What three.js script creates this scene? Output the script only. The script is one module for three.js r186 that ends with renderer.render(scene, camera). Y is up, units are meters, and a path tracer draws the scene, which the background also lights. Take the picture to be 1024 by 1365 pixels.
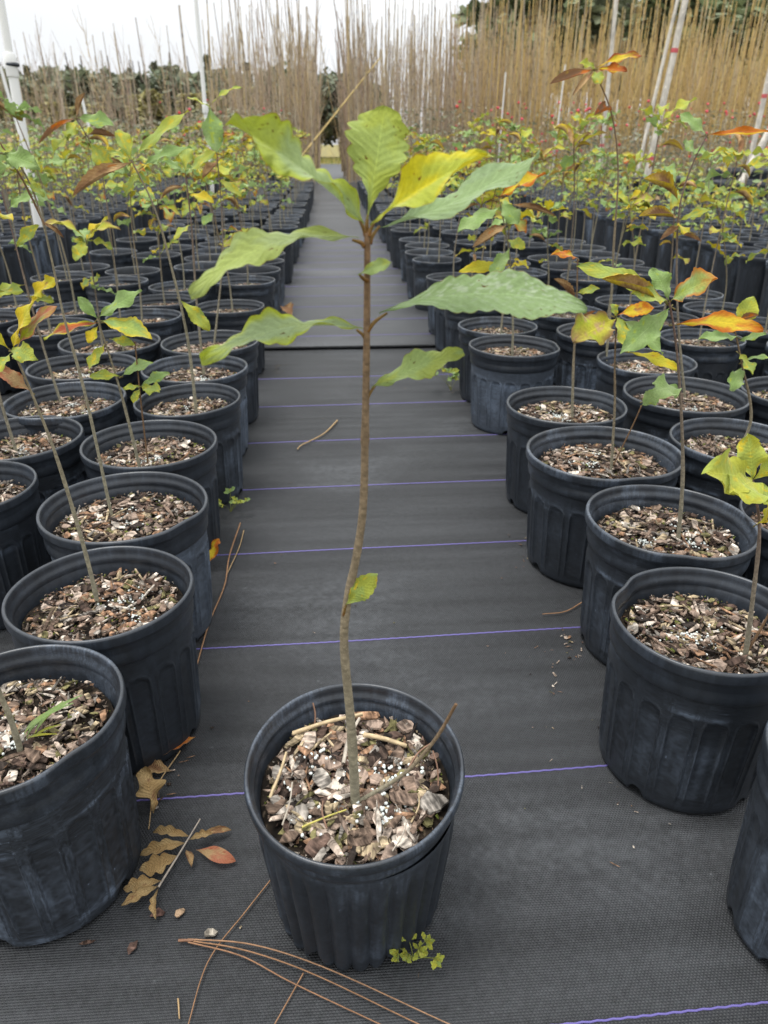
import * as THREE from 'three';
import { mergeGeometries } from 'three/addons/utils/BufferGeometryUtils.js';

// ------------------------------------------------------------------ camera, sky, sun, exposure
const scene = new THREE.Scene();
const PITCH = Math.atan(492.5 / 960), YAW = Math.atan(72 * Math.cos(PITCH) / 960);
const camera = new THREE.PerspectiveCamera(2 * Math.atan(682.5 / 960) * 180 / Math.PI, 768 / 1024, 0.05, 400);
camera.position.set(0, 0.8, 0);
camera.lookAt(Math.sin(YAW) * Math.cos(PITCH), 0.8 - Math.sin(PITCH), -Math.cos(YAW) * Math.cos(PITCH));
camera.focus = 0.92; camera.userData.fStop = 8;
camera.updateMatrixWorld(); camera.updateProjectionMatrix();
const renderer = new THREE.WebGLRenderer({ antialias: true });
renderer.setSize(768, 1024);
renderer.toneMapping = THREE.LinearToneMapping;
renderer.toneMappingExposure = 2.15;
renderer.shadowMap.enabled = true;

function mulberry(a) { return () => { a |= 0; a = a + 0x6D2B79F5 | 0; let t = Math.imul(a ^ a >>> 15, 1 | a); t = t + Math.imul(t ^ t >>> 7, 61 | t) ^ t; return ((t ^ t >>> 14) >>> 0) / 4294967296; }; }
let rnd = mulberry(7);
const seed = (n) => { rnd = mulberry(n); };
const R = (a, b) => a + (b - a) * rnd();
const pick = (a) => a[Math.floor(rnd() * a.length)];
const hash = (x, y, z = 0) => { let h = Math.imul(x | 0, 374761393) + Math.imul(y | 0, 668265263) + Math.imul(z | 0, 1274126177) | 0; h = Math.imul(h ^ h >>> 13, 1274126177); return ((h ^ h >>> 16) >>> 0) / 4294967296; };
const mod = (a, n) => ((a % n) + n) % n;
function noise(x, y, px = 1e6, py = 1e6, s = 0) {      // value noise, periodic in px, py
  const xi = Math.floor(x), yi = Math.floor(y), fx = x - xi, fy = y - yi, u = fx * fx * (3 - 2 * fx), v = fy * fy * (3 - 2 * fy);
  const a = hash(mod(xi, px), mod(yi, py), s), b = hash(mod(xi + 1, px), mod(yi, py), s), c = hash(mod(xi, px), mod(yi + 1, py), s), d = hash(mod(xi + 1, px), mod(yi + 1, py), s);
  return (a + (b - a) * u) * (1 - v) + (c + (d - c) * u) * v;
}
const fbm = (x, y, px, py, s, o = 4) => { let f = 0, a = 0.5, n = 0; for (let i = 0; i < o; i++) { f += a * noise(x, y, px, py, s + i * 17); n += a; x *= 2; y *= 2; px *= 2; py *= 2; a *= 0.5; } return f / n; };
const clamp = (x, a = 0, b = 1) => Math.min(b, Math.max(a, x));
const smooth = (a, b, x) => { const t = clamp((x - a) / (b - a)); return t * t * (3 - 2 * t); };
const mix3 = (a, b, t) => [a[0] + (b[0] - a[0]) * t, a[1] + (b[1] - a[1]) * t, a[2] + (b[2] - a[2]) * t];

// an even overcast: the standard overcast sky, brightest overhead, with faint cloud mottling
{
  const w = 512, h = 256, d = new Float32Array(w * h * 4);
  for (let j = 0; j < h; j++) for (let i = 0; i < w; i++) {
    const el = ((j + 0.5) / h - 0.5) * Math.PI, s = Math.max(0, Math.sin(el)), k = (j * w + i) * 4;
    const L = 1.2 * (1 + 2.2 * s) / 3 * (0.86 + 0.26 * fbm(i / w * 14, j / h * 22, 14, 999, 3));
    d[k] = L * 0.975; d[k + 1] = L * 1.0; d[k + 2] = L * 1.03; d[k + 3] = 1;
    if (el < 0) { d[k] = 0.30; d[k + 1] = 0.30; d[k + 2] = 0.30; }
  }
  const sky = new THREE.DataTexture(d, w, h, THREE.RGBAFormat, THREE.FloatType);
  sky.mapping = THREE.EquirectangularReflectionMapping; sky.magFilter = THREE.LinearFilter; sky.minFilter = THREE.LinearFilter; sky.wrapS = THREE.RepeatWrapping; sky.needsUpdate = true;
  scene.background = sky; scene.environment = sky;
}
const sun = new THREE.DirectionalLight(new THREE.Color(1, 0.97, 0.92), 1.5);
sun.position.set(-3, 12, -4); sun.target.position.set(0, 0, -4);
sun.shadow.radius = 45; sun.castShadow = true;
Object.assign(sun.shadow.camera, { left: -20, right: 20, top: 20, bottom: -20, near: 0.5, far: 60 });
sun.shadow.mapSize.set(4096, 4096);
scene.add(sun, sun.target);

// ------------------------------------------------------------------ naming and grouping helpers
const taken = {};
function numbered(n) { const k = taken[n] = (taken[n] ?? -1) + 1; return k ? n + '_' + String(k).padStart(3, '0') : n; }
function tag(o, label, category, group, kind) { Object.assign(o.userData, { label, category }); if (group) o.userData.group = group; if (kind) o.userData.kind = kind; return o; }
function mesh(name, geo, mat, parent) { const m = new THREE.Mesh(geo, mat); m.name = parent === scene ? numbered(name) : name; m.castShadow = m.receiveShadow = true; parent.add(m); return m; }
function thing(name, label, category, x, y, z, group) { const g = new THREE.Group(); g.name = numbered(name); g.position.set(x, y, z); scene.add(g); return tag(g, label, category, group); }
function structure(name, geo, mat) { const m = mesh(name, geo, mat, scene); m.userData.kind = 'structure'; return m; }
const V = (x, y, z) => new THREE.Vector3(x, y, z);
const inView = (x, y, z, mx = 1.25, my = 1.2) => { const p = V(x, y, z).project(camera); const c = V(x, y, z).applyMatrix4(camera.matrixWorldInverse); return c.z < -0.05 && Math.abs(p.x) < mx && Math.abs(p.y) < my; };

// ------------------------------------------------------------------ textures
function tex(w, h, fn, srgb = true) {
  const d = new Uint8Array(w * h * 4);
  for (let j = 0; j < h; j++) for (let i = 0; i < w; i++) { const c = fn(i / w, j / h), k = (j * w + i) * 4; for (let q = 0; q < 3; q++) d[k + q] = clamp(c[q], 0, 1) * 255; d[k + 3] = 255; }
  const t = new THREE.DataTexture(d, w, h); t.wrapS = t.wrapT = THREE.RepeatWrapping; t.magFilter = THREE.LinearFilter; t.minFilter = THREE.LinearFilter; if (srgb) t.colorSpace = THREE.SRGBColorSpace; t.needsUpdate = true; return t;
}
const gray = (v) => [v, v, v];
const rep = (t, u, v) => { const c = t.clone(); c.repeat.set(u, v); c.needsUpdate = true; return c; };
// woven ground fabric: uv in metres
const fabricTex = (b0, s) => rep(tex(1024, 1024, (u, v) => {
  let b = b0 + 0.05 * (fbm(u * 6, v * 6, 6, 6, s) - 0.5) + 0.07 * (fbm(u * 5, v * 90, 5, 90, s + 1, 3) - 0.5) + 0.035 * (noise(u * 512, v * 512, 512, 512, 5) - 0.5);
  const dust = smooth(0.56, 0.74, fbm(u * 5, v * 7, 5, 7, s + 9)) * (0.2 + 1.4 * noise(u * 220, v * 260, 220, 260, 8));
  b += 0.036 * dust;
  const grit = noise(u * 300, v * 300, 300, 300, 31); if (grit > 0.985) b += 0.16 * (grit - 0.985) / 0.015;
  return [b * 0.975, b, b * 1.035];
}), 1 / 2.1, 1 / 2.1);
const fabricBump = rep(tex(512, 512, (u, v) => {
  const row = Math.floor(v * 64), r = Math.pow(Math.abs(Math.sin(Math.PI * v * 64)), 0.6), c = 0.72 + 0.28 * Math.sin(2 * Math.PI * u * 48 + (row % 2) * Math.PI);
  return gray(clamp(r * c * (0.85 + 0.3 * (noise(u * 64, v * 64, 64, 64, 4) - 0.5))));
}, false), 1 / 0.19, 1 / 0.19);
const fabricMat = new THREE.MeshPhysicalMaterial({ map: fabricTex(0.19, 1), bumpMap: fabricBump, bumpScale: 0.0012, roughness: 0.46, specularIntensity: 0.35 }), oldFabricMat = new THREE.MeshPhysicalMaterial({ map: fabricTex(0.212, 61), bumpMap: fabricBump, bumpScale: 0.0006, roughness: 0.44, specularIntensity: 0.5 });
const stripeMat = new THREE.MeshStandardMaterial({ color: new THREE.Color().setRGB(0.095, 0.078, 0.25), roughness: 0.55 });
// plastic pots: black resin, dusty scuffs in streaks
function potTex(amount, s, base = 0.16) {
  return tex(1024, 512, (u, v) => {
    const st = fbm(u * 60, v * 5, 60, 5, s, 3), bl = fbm(u * 9, v * 5, 9, 5, s + 5, 5), sc = noise(u * 200, v * 120, 200, 120, s + 9);
    const fine = fbm(u * 220, v * 9, 220, 9, s + 21, 3), grain = noise(u * 512, v * 256, 512, 256, s + 2);
    let k = base + 0.06 * (st - 0.5) + 0.03 * (grain - 0.5);
    k += amount * (0.09 * smooth(0.40, 0.8, bl) * smooth(0.30, 0.75, fine) + 0.11 * smooth(0.42, 0.85, bl) * (0.4 + 0.6 * grain) + 0.05 * (sc - 0.5));
    if (noise(u * 150, v * 90, 150, 90, s + 3) > 0.982) k += 0.16 * amount;
    return [k * 0.90, k * 1.0, k * 1.14];
  });
}
const potMats = [potTex(0.8, 11), potTex(1.2, 41), potTex(1.9, 77), potTex(1.3, 91, 0.26)].map((t, i) => new THREE.MeshPhysicalMaterial({ specularIntensity: 0.85, map: rep(t, 1, 1), bumpMap: rep(t, 2, 2), bumpScale: 0.0006, roughness: [0.46, 0.5, 0.56, 0.6][i] }));
const rimMats = [potTex(0.35, 23), potTex(0.9, 57)].map((t) => new THREE.MeshStandardMaterial({ map: rep(t, 2, 1), bumpMap: rep(t, 2, 1), bumpScale: 0.0005, roughness: 0.34 }));
const soilMat = new THREE.MeshPhysicalMaterial({ specularIntensity: 0.2, map: tex(256, 256, (u, v) => { const n = fbm(u * 24, v * 24, 24, 24, 2, 4), k = 0.05 + 0.2 * n * n; const w = noise(u * 70, v * 70, 70, 70, 8) > 0.86 ? 0.16 : 0; return [k * 1.18 + w, k + w * 0.9, k * 0.82 + w * 0.75]; }), roughness: 0.95 });
const barkTex = tex(256, 256, (u, v) => { const g = fbm(u * 6, v * 40, 6, 40, 3, 4), b = fbm(u * 8, v * 8, 8, 8, 6, 4); const k = 0.66 + 0.85 * (g - 0.5) + 0.6 * (b - 0.5); return [k, k * 0.98, k * 0.96]; });
const chipMat = new THREE.MeshPhysicalMaterial({ specularIntensity: 0.25, vertexColors: true, map: barkTex, bumpMap: barkTex, bumpScale: 0.0012, roughness: 0.85 });
const prillMat = new THREE.MeshStandardMaterial({ color: new THREE.Color().setRGB(0.52, 0.55, 0.52), roughness: 0.6 });
const stemTex = tex(128, 512, (u, v) => { const a = fbm(u * 6, v * 40, 6, 40, 4, 4), l = noise(u * 30, v * 160, 30, 160, 7) > 0.83 ? 0.14 : 0; const k = 0.82 + 0.32 * (a - 0.5) + l; return [k, k, k]; });
const stemMat = new THREE.MeshPhysicalMaterial({ specularIntensity: 0.4, vertexColors: true, map: stemTex, bumpMap: stemTex, bumpScale: 0.0004, roughness: 0.75 });
// leaf blade: midrib and side veins drawn in the blade's own u (length) and v (across)
const leafTex = tex(512, 256, (u, v) => {
  const s = Math.abs(v - 0.5) * 2; let k = 0.90 + 0.14 * (fbm(u * 40, v * 24, 40, 24, 5, 3) - 0.5);
  const ph = (u - 0.17 * s) * 13, dv = Math.abs(ph - Math.round(ph)); k += 0.05 * (1 - smooth(0.02, 0.08, dv));
  k += 0.08 * (1 - smooth(0.015, 0.04, s));
  return [k, k, k * 0.97];
});
const leafBump = tex(512, 256, (u, v) => {
  const s = Math.abs(v - 0.5) * 2, ph = (u - 0.17 * s) * 13, dv = Math.abs(ph - Math.round(ph));
  return gray(clamp(0.25 + 0.55 * dv * 1.6 * (1 - 0.3 * s) + 0.2 * fbm(u * 50, v * 30, 50, 30, 9, 3) - 0.2 * (1 - smooth(0.0, 0.05, s))));
}, false);
const leafMat = new THREE.MeshPhysicalMaterial({ vertexColors: true, map: leafTex, bumpMap: leafBump, bumpScale: 0.0007, roughness: 0.97, transmission: 0.36, thickness: 0, specularIntensity: 0.3, clearcoat: 0.12, clearcoatRoughness: 0.45, side: THREE.DoubleSide });
const dryMat = new THREE.MeshPhysicalMaterial({ vertexColors: true, map: leafTex, bumpMap: leafBump, bumpScale: 0.002, roughness: 0.97, specularIntensity: 0.25, transmission: 0.12, thickness: 0, side: THREE.DoubleSide });

// the big leaves close to the lens: fine vein network, specks of blight, browned margin
const ridge = (x, y, px, py, s) => 1 - smooth(0, 0.10, Math.abs(noise(x, y, px, py, s) - 0.5));
const bigLeafTex = tex(1024, 512, (u, v) => {
  const s = Math.abs(v - 0.5) * 2, wob = 0.02 * (noise(u * 9, v * 7, 9, 7, 2) - 0.5); let k = 0.88 + 0.12 * (fbm(u * 60, v * 34, 60, 34, 5, 3) - 0.5);
  k -= 0.05 * ridge(u * 70, v * 40, 70, 40, 12) + 0.035 * ridge(u * 150, v * 80, 150, 80, 13);
  const ph = (u + wob - 0.19 * s) * 12, dv = Math.abs(ph - Math.round(ph)); k += 0.07 * (1 - smooth(0.015, 0.06, dv)) * (1 - 0.5 * s); k += 0.08 * (1 - smooth(0.012, 0.035, s));
  let c = [k, k, k * 0.96];
  const sp = noise(u * 44, v * 26, 44, 26, 71) * noise(u * 17, v * 11, 17, 11, 72); c = mix3(c, [0.52, 0.36, 0.22], smooth(0.70, 0.80, sp));
  c = mix3(c, [0.70, 0.50, 0.25], smooth(0.965, 1.0, s + 0.05 * (noise(u * 50, v * 3, 50, 3, 8) - 0.6)) * 0.7); return c;
});
const bigLeafMat = leafMat.clone(); bigLeafMat.map = bigLeafTex;

// ------------------------------------------------------------------ geometry helpers
function grid(nu, nv, f, color, closedU = false) {   // f(u,v) -> [x,y,z]; color(u,v) -> [r,g,b]
  const p = [], uv = [], c = [], ix = [];
  for (let j = 0; j <= nv; j++) for (let i = 0; i <= nu; i++) { const u = i / nu, v = j / nv; p.push(...f(u, v, i, j)); uv.push(u, v); if (color) c.push(...color(u, v)); }
  for (let j = 0; j < nv; j++) for (let i = 0; i < nu; i++) { const a = j * (nu + 1) + i, b = a + 1, d = a + nu + 1, e = d + 1; ix.push(a, b, d, b, e, d); }
  const g = new THREE.BufferGeometry();
  g.setAttribute('position', new THREE.Float32BufferAttribute(p, 3)); g.setAttribute('uv', new THREE.Float32BufferAttribute(uv, 2));
  if (color) g.setAttribute('color', new THREE.Float32BufferAttribute(c, 3));
  g.setIndex(ix); g.computeVertexNormals();
  if (closedU) { const n = g.attributes.normal; for (let j = 0; j <= nv; j++) { const a = j * (nu + 1), b = a + nu; const v = V(n.getX(a) + n.getX(b), n.getY(a) + n.getY(b), n.getZ(a) + n.getZ(b)).normalize(); n.setXYZ(a, v.x, v.y, v.z); n.setXYZ(b, v.x, v.y, v.z); } }
  return g;
}
function tube(pts, r0, r1, color, { radial = 7, segs = 0, knob = 0, uvLen = 0.25 } = {}) {   // tapered, slightly knobbly tube with a closed tip
  const curve = new THREE.CatmullRomCurve3(pts.map((p) => (p.isVector3 ? p : V(...p))), false, 'centripetal');
  const n = segs || Math.max(2, pts.length * 3), L = curve.getLength(), P = curve.getSpacedPoints(n), fr = curve.computeFrenetFrames(n, false);
  const c0 = color[0].length ? color[0] : color, c1 = color[1]?.length ? color[1] : c0, ph = rnd() * 9;
  const g = grid(radial, n + 1, (u, v, i, jj) => {
    const j = Math.min(jj, n), t = j / n, a = u * Math.PI * 2; let r = r0 + (r1 - r0) * t;
    if (knob) r *= 1 + knob * Math.pow(noise(j * 0.45 + ph, 3.3), 9) * 4;
    if (jj > n) r = 0.0001;
    const N = fr.normals[j], B = fr.binormals[j], p = P[j], x = Math.cos(a) * r, y = Math.sin(a) * r;
    return [p.x + N.x * x + B.x * y, p.y + N.y * x + B.y * y, p.z + N.z * x + B.z * y];
  }, (u, v) => mix3(c0, c1, v), true);
  const uv = g.attributes.uv; for (let k = 0; k < uv.count; k++) uv.setY(k, uv.getY(k) * L / uvLen);
  return g;
}
const BARK = [0.27, 0.225, 0.15], TWIG = [0.22, 0.13, 0.07], GREYBARK = [0.34, 0.315, 0.225], PURPLE = [0.19, 0.115, 0.10];

// leaf colours: [main, second, third (spots), share of second, share of third, edge colour or null, dry]
const GRN = [0.23, 0.345, 0.11], PALE = [0.29, 0.40, 0.16], LIME = [0.38, 0.45, 0.03], YEL = [0.60, 0.45, 0.02], ORA = [0.50, 0.135, 0.008], BRN = [0.24, 0.13, 0.07], TAN = [0.44, 0.29, 0.15], PNK = [0.42, 0.15, 0.085], RED = [0.30, 0.06, 0.025], WAX = [0.42, 0.50, 0.37];
const KIND = {
  A_: [[0.33, 0.43, 0.19], [0.39, 0.47, 0.10], WAX, 0.35, 0, LIME], B_: [[0.40, 0.47, 0.08], [0.36, 0.45, 0.12], WAX, 0.4, 0, null], C_: [[0.64, 0.57, 0.02], [0.45, 0.50, 0.06], WAX, 0.42, 0, null],
  D_: [[0.29, 0.40, 0.21], [0.27, 0.38, 0.17], WAX, 0.4, 0.05, null], E_: [[0.34, 0.42, 0.18], [0.37, 0.45, 0.13], WAX, 0.5, 0, null], F_: [[0.31, 0.40, 0.21], [0.34, 0.42, 0.17], WAX, 0.25, 0, LIME],
  G_: [[0.20, 0.31, 0.10], [0.26, 0.37, 0.17], WAX, 0.55, 0.33, null], H_: [[0.31, 0.41, 0.15], [0.36, 0.43, 0.10], WAX, 0.35, 0, null],
  G: [PALE, GRN, LIME, 0.5, 0.15, null], YG: [[0.36, 0.40, 0.06], [0.30, 0.38, 0.09], YEL, 0.4, 0.25, null], YG2: [[0.46, 0.47, 0.06], [0.38, 0.44, 0.08], YEL, 0.4, 0.2, null], YGG: [[0.32, 0.40, 0.08], GRN, YEL, 0.4, 0.2, YEL],
  Y: [YEL, [0.47, 0.43, 0.03], BRN, 0.4, 0.08, null], O: [ORA, YEL, LIME, 0.4, 0.15, RED], OY: [YEL, ORA, BRN, 0.4, 0.15, ORA], OB: [ORA, BRN, YEL, 0.5, 0.2, BRN],
  YB: [[0.45, 0.42, 0.04], LIME, TAN, 0.35, 0.28, BRN], B: [BRN, TAN, ORA, 0.4, 0.08, null, 1], BC: [[0.22, 0.12, 0.065], TAN, BRN, 0.45, 0.3, YEL, 1], P: [[0.36, 0.27, 0.12], LIME, PNK, 0.35, 0.35, PNK], PK: [PNK, TAN, RED, 0.35, 0.15, null],
  R: [RED, ORA, BRN, 0.4, 0.2, LIME], GO: [PALE, [0.30, 0.38, 0.10], LIME, 0.4, 0.1, ORA], T: [[0.34, 0.22, 0.10], [0.40, 0.28, 0.14], BRN, 0.5, 0.12, null, 1],
};
function leafGeo(base, tip, ratio, kind, o = {}) {
  base = V(...base); tip = V(...tip);
  const { N: nh = [0, 0.85, 0.5], bow = 0.08, fold = 0.25, wave = 0.10, nu = 30, nv = 10, teeth = 9, pet = 0.1, curl = 0, tw = 0, wn = 2.3, sd = Math.floor(rnd() * 1e5), peak = 1.3 } = o;
  const K = KIND[kind], [m, s2, s3, q2, q3, edge] = K; const spotF = kind === 'G_' ? 34 : 7;
  const X = tip.clone().sub(base), L = X.length(); X.normalize();
  const N = V(...nh).addScaledVector(X, -V(...nh).dot(X)).normalize(), Z = new THREE.Vector3().crossVectors(X, N).normalize();
  if (o.roll) { N.applyAxisAngle(X, o.roll); Z.applyAxisAngle(X, o.roll); }
  const W = ratio * L, ph = hash(sd, 1) * 7, ph2 = hash(sd, 2) * 7;
  const shape = (t) => Math.pow(Math.max(0, Math.sin(Math.PI * Math.pow(t, peak))), 0.78) * Math.pow(Math.min(1, t / 0.42), 0.45);
  const tooth = (t, side) => { const x = t * teeth + side * 0.3 + hash(sd, 7) , f = x - Math.floor(x); return 1 - ((o.td ?? 0.11) + 0.05 * hash(sd, Math.floor(x), side > 0 ? 1 : 0)) * Math.pow(Math.abs(2 * f - 1), 1.6) * smooth(0.1, 0.35, t); };
  const geo = grid(nu, nv, (u, v) => {
    const t = Math.pow(u, 0.93), s = v * 2 - 1, a = Math.abs(s), side = Math.sign(s);
    const hw = Math.max(0.0006, shape(t) * W / 2 * tooth(t, side) * (1 + 0.1 * Math.sin(t * 5 + ph + side)));
    let ac = s * hw, up = bow * L * 4 * t * (1 - t) + fold * a * hw + wave * W * a * a * Math.sin(wn * 2 * Math.PI * t + ph + side * 1.1) * smooth(0, 0.2, t) + 0.006 * W * a * Math.sin(2 * Math.PI * (t - 0.17 * a) * 13);
    if (curl) { const A = curl * a * smooth(0.02, 0.5, t), rad = hw * a / Math.max(0.001, Math.abs(A)); ac = side * rad * Math.sin(Math.abs(A)); up = bow * L * 4 * t * (1 - t) + Math.sign(curl) * rad * (1 - Math.cos(A)); }
    const tw_ = tw * t, c = Math.cos(tw_), sn = Math.sin(tw_), ac2 = ac * c - up * sn * (curl ? 0.4 : 0.2), up2 = up + ac * sn;
    return [base.x + X.x * L * t + N.x * up2 + Z.x * ac2, base.y + X.y * L * t + N.y * up2 + Z.y * ac2, base.z + X.z * L * t + N.z * up2 + Z.z * ac2];
  }, (u, v) => {
    const s = Math.abs(v * 2 - 1), n1 = fbm(u * 3.1 + ph, v * 2.2, 1e6, 1e6, sd, 4), n2 = fbm(u * spotF + ph2, v * spotF * 0.7, 1e6, 1e6, sd + 3, 4);
    let c = mix3(m, s2, smooth(0.62 - q2 * 0.5, 0.82 - q2 * 0.5, n1)); c = mix3(c, s3, smooth(0.78 - q3 * 0.6, 0.86 - q3 * 0.6, n2) * (q3 ? (kind === 'G_' ? 0.8 * smooth(0.3, 0.62, n1) * (v < 0.5 ? 1 : 0.35) : 0.85) : 0));
    if (edge) c = mix3(c, edge, smooth(0.55, 1.05, Math.max(s, u * 0.95) + 0.5 * (n2 - 0.5)));
    return c;
  });
  return pet ? withPetiole(geo, base, X, L, N, pet, o.petFrom) : geo;
}
function withPetiole(geo, base, X, L, N, pet, from) {
  const b = from ? V(...from) : base.clone().addScaledVector(X, -pet * L).addScaledVector(N, -pet * L * 0.35), mid = b.clone().lerp(base, 0.55).addScaledVector(N, -pet * L * 0.08);
  const col = from ? [0.33, 0.20, 0.06] : [0.30, 0.24, 0.08];
  return mergeGeometries([geo, tube([b, mid, base.clone().addScaledVector(X, L * 0.04)], from ? 0.0019 : Math.min(0.0012, L * 0.02), from ? 0.0009 : Math.min(0.0007, L * 0.011), col, { radial: 5, segs: from ? 6 : 3 })]);
}
const matOf = (k) => (KIND[k][6] ? dryMat : leafMat);

// pools of unit leaves (length 1, along +x, face +y) shared by the many saplings
seed(21);
const POOLK = ['YG', 'G', 'YG', 'Y', 'G', 'YB', 'B', 'YG', 'YGG', 'G', 'YG2', 'GO', 'BC', 'G', 'YB', 'YGG'];
function pool(nu, nv) {
  return POOLK.map((k, i) => { const dry = KIND[k][6]; return { k, g: leafGeo([0, 0, 0], [1, 0, 0], 0.40 + 0.16 * hash(i, 5), k, { N: [0, 1, 0], bow: 0.02 + 0.14 * hash(i, 3), fold: dry ? 0.2 : 0.15 + 0.3 * hash(i, 9), wave: 0.08 + 0.12 * hash(i, 8), curl: dry ? 1.7 + hash(i, 4) : 0, tw: (hash(i, 2) - 0.5) * 0.7, nu, nv, teeth: 7, pet: nu > 10 ? 0.14 : 0, sd: i * 31 + 5 }) }; });
}
const POOL_HI = pool(20, 8), POOL_LO = pool(9, 4);

// ------------------------------------------------------------------ pots
const potCache = {};
// squat pot with arched panels, 0.25 m tall, rim radius 0.14
function potGeos(lod) {
  if (potCache[lod]) return potCache[lod];
  const th = [], PN = 18, pt = lod === 0 ? [-0.5, -0.45, -0.42, -0.39, -0.36, -0.33, -0.29, -0.15, 0, 0.15, 0.29, 0.33, 0.36, 0.39, 0.42, 0.45] : lod === 1 ? [-0.5, -0.36, 0, 0.36] : [-0.5, 0];
  for (let k = 0; k < PN; k++) for (const p of pt) th.push([(k + p) / PN, p]);
  th.push([th[0][0] + 1, -0.5]);
  const ys = lod === 0 ? [0, 0.004, 0.010, 0.016, 0.022, 0.03, 0.06, 0.10, 0.135, 0.147, 0.153, 0.158, 0.162, 0.166, 0.170, 0.174, 0.180, 0.190, 0.197] : lod === 1 ? [0, 0.012, 0.10, 0.16, 0.175, 0.197] : [0, 0.012, 0.197];
  const pitch = 2 * Math.PI * 0.126 / PN;
  const wall = grid(th.length - 1, ys.length - 1, (u, v, i, j) => {
    const [f, p] = th[i], a = f * Math.PI * 2; let y = ys[j], r = 0.1205 + 0.0105 * y / 0.197; if (j === 0) r -= 0.003;
    const px = p * pitch, hwid = 0.36 * pitch, yc = 0.168 - hwid, dd = y > yc ? Math.hypot(px, y - yc) - hwid : Math.abs(px) - hwid, db = 0.03 - y;
    if (lod < 2) r += 0.0021 * Math.exp(-Math.pow(dd / 0.0019, 2)) * smooth(0.012, 0.03, y) - (dd < 0 && db < 0 ? 0.0022 * smooth(0, 0.003, -dd) : 0);
    const k = mod(Math.floor(f * PN + 0.5), PN); if (lod < 2 && k % 4 === 0 && Math.abs(p) < 0.31 && y < 0.016) { y = Math.max(y, 0.016 * Math.sqrt(Math.max(0, 1 - Math.pow(p / 0.31, 2)))); }
    return [Math.cos(a) * r, y, -Math.sin(a) * r];
  }, null, true);
  const prof = lod === 0 ? [[0.1312, 0.197], [0.1345, 0.2], [0.1352, 0.206], [0.1352, 0.213], [0.1338, 0.217], [0.1345, 0.221], [0.1358, 0.226], [0.1362, 0.231], [0.1392, 0.2335], [0.14, 0.2365], [0.14, 0.2465], [0.1388, 0.25], [0.1355, 0.2505], [0.1335, 0.2485], [0.1325, 0.243], [0.1322, 0.236], [0.1284, 0.2345], [0.1281, 0.2265], [0.1298, 0.2235], [0.1262, 0.2205], [0.1260, 0.2115], [0.1236, 0.2085], [0.1230, 0.195], [0.121, 0.16]]
    : lod === 1 ? [[0.1312, 0.197], [0.135, 0.2], [0.1352, 0.214], [0.1338, 0.218], [0.1362, 0.231], [0.14, 0.236], [0.14, 0.247], [0.137, 0.2505], [0.1325, 0.247], [0.1320, 0.236], [0.130, 0.233], [0.128, 0.21], [0.1255, 0.195], [0.123, 0.16]] : [[0.1312, 0.197], [0.135, 0.201], [0.1362, 0.231], [0.14, 0.237], [0.139, 0.25], [0.1325, 0.246], [0.128, 0.21], [0.124, 0.17]];
  const n = [96, 48, 28][lod];
  const rims = (lod === 0 ? [0, 1, 2, 3] : [0]).map((va) => grid(n, prof.length - 1, (u, v, i, j) => { const a = u * Math.PI * 2, dent = va > 1 ? -0.05 * Math.exp(-Math.pow((mod(u - 0.2 * va + 0.5, 1) - 0.5) / 0.035, 2)) : 0, w = 1 + ((0.006 + 0.006 * va) * Math.sin(2 * a + 1 + va) + 0.0035 * Math.sin((5 - va) * a) + dent) * Math.min(1, j / 8) * (j > 17 ? 0.5 : 1); return [Math.cos(a) * prof[j][0] * w, prof[j][1] + 0.0012 * Math.sin(3 * a + 2) * (j / prof.length), -Math.sin(a) * prof[j][0] * w]; }, null, true));
  return potCache[lod] = { wall, rims };
}
function soilDisc(r, y, n, bump, sd) {
  const g = grid(n, Math.max(3, n >> 2), (u, v) => { const a = u * 2 * Math.PI, q = v * r, x = Math.cos(a) * q, z = -Math.sin(a) * q; return [x, y + bump * (fbm(x * 60 + 9, z * 60 + 9, 1e6, 1e6, sd, 3) - 0.5) - 0.004 * v * v, z]; });
  const p = g.attributes.position, uv = g.attributes.uv; for (let k = 0; k < p.count; k++) uv.setXY(k, p.getX(k) * 4, p.getZ(k) * 4);
  g.index.array.reverse(); g.computeVertexNormals(); return g;
}
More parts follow.
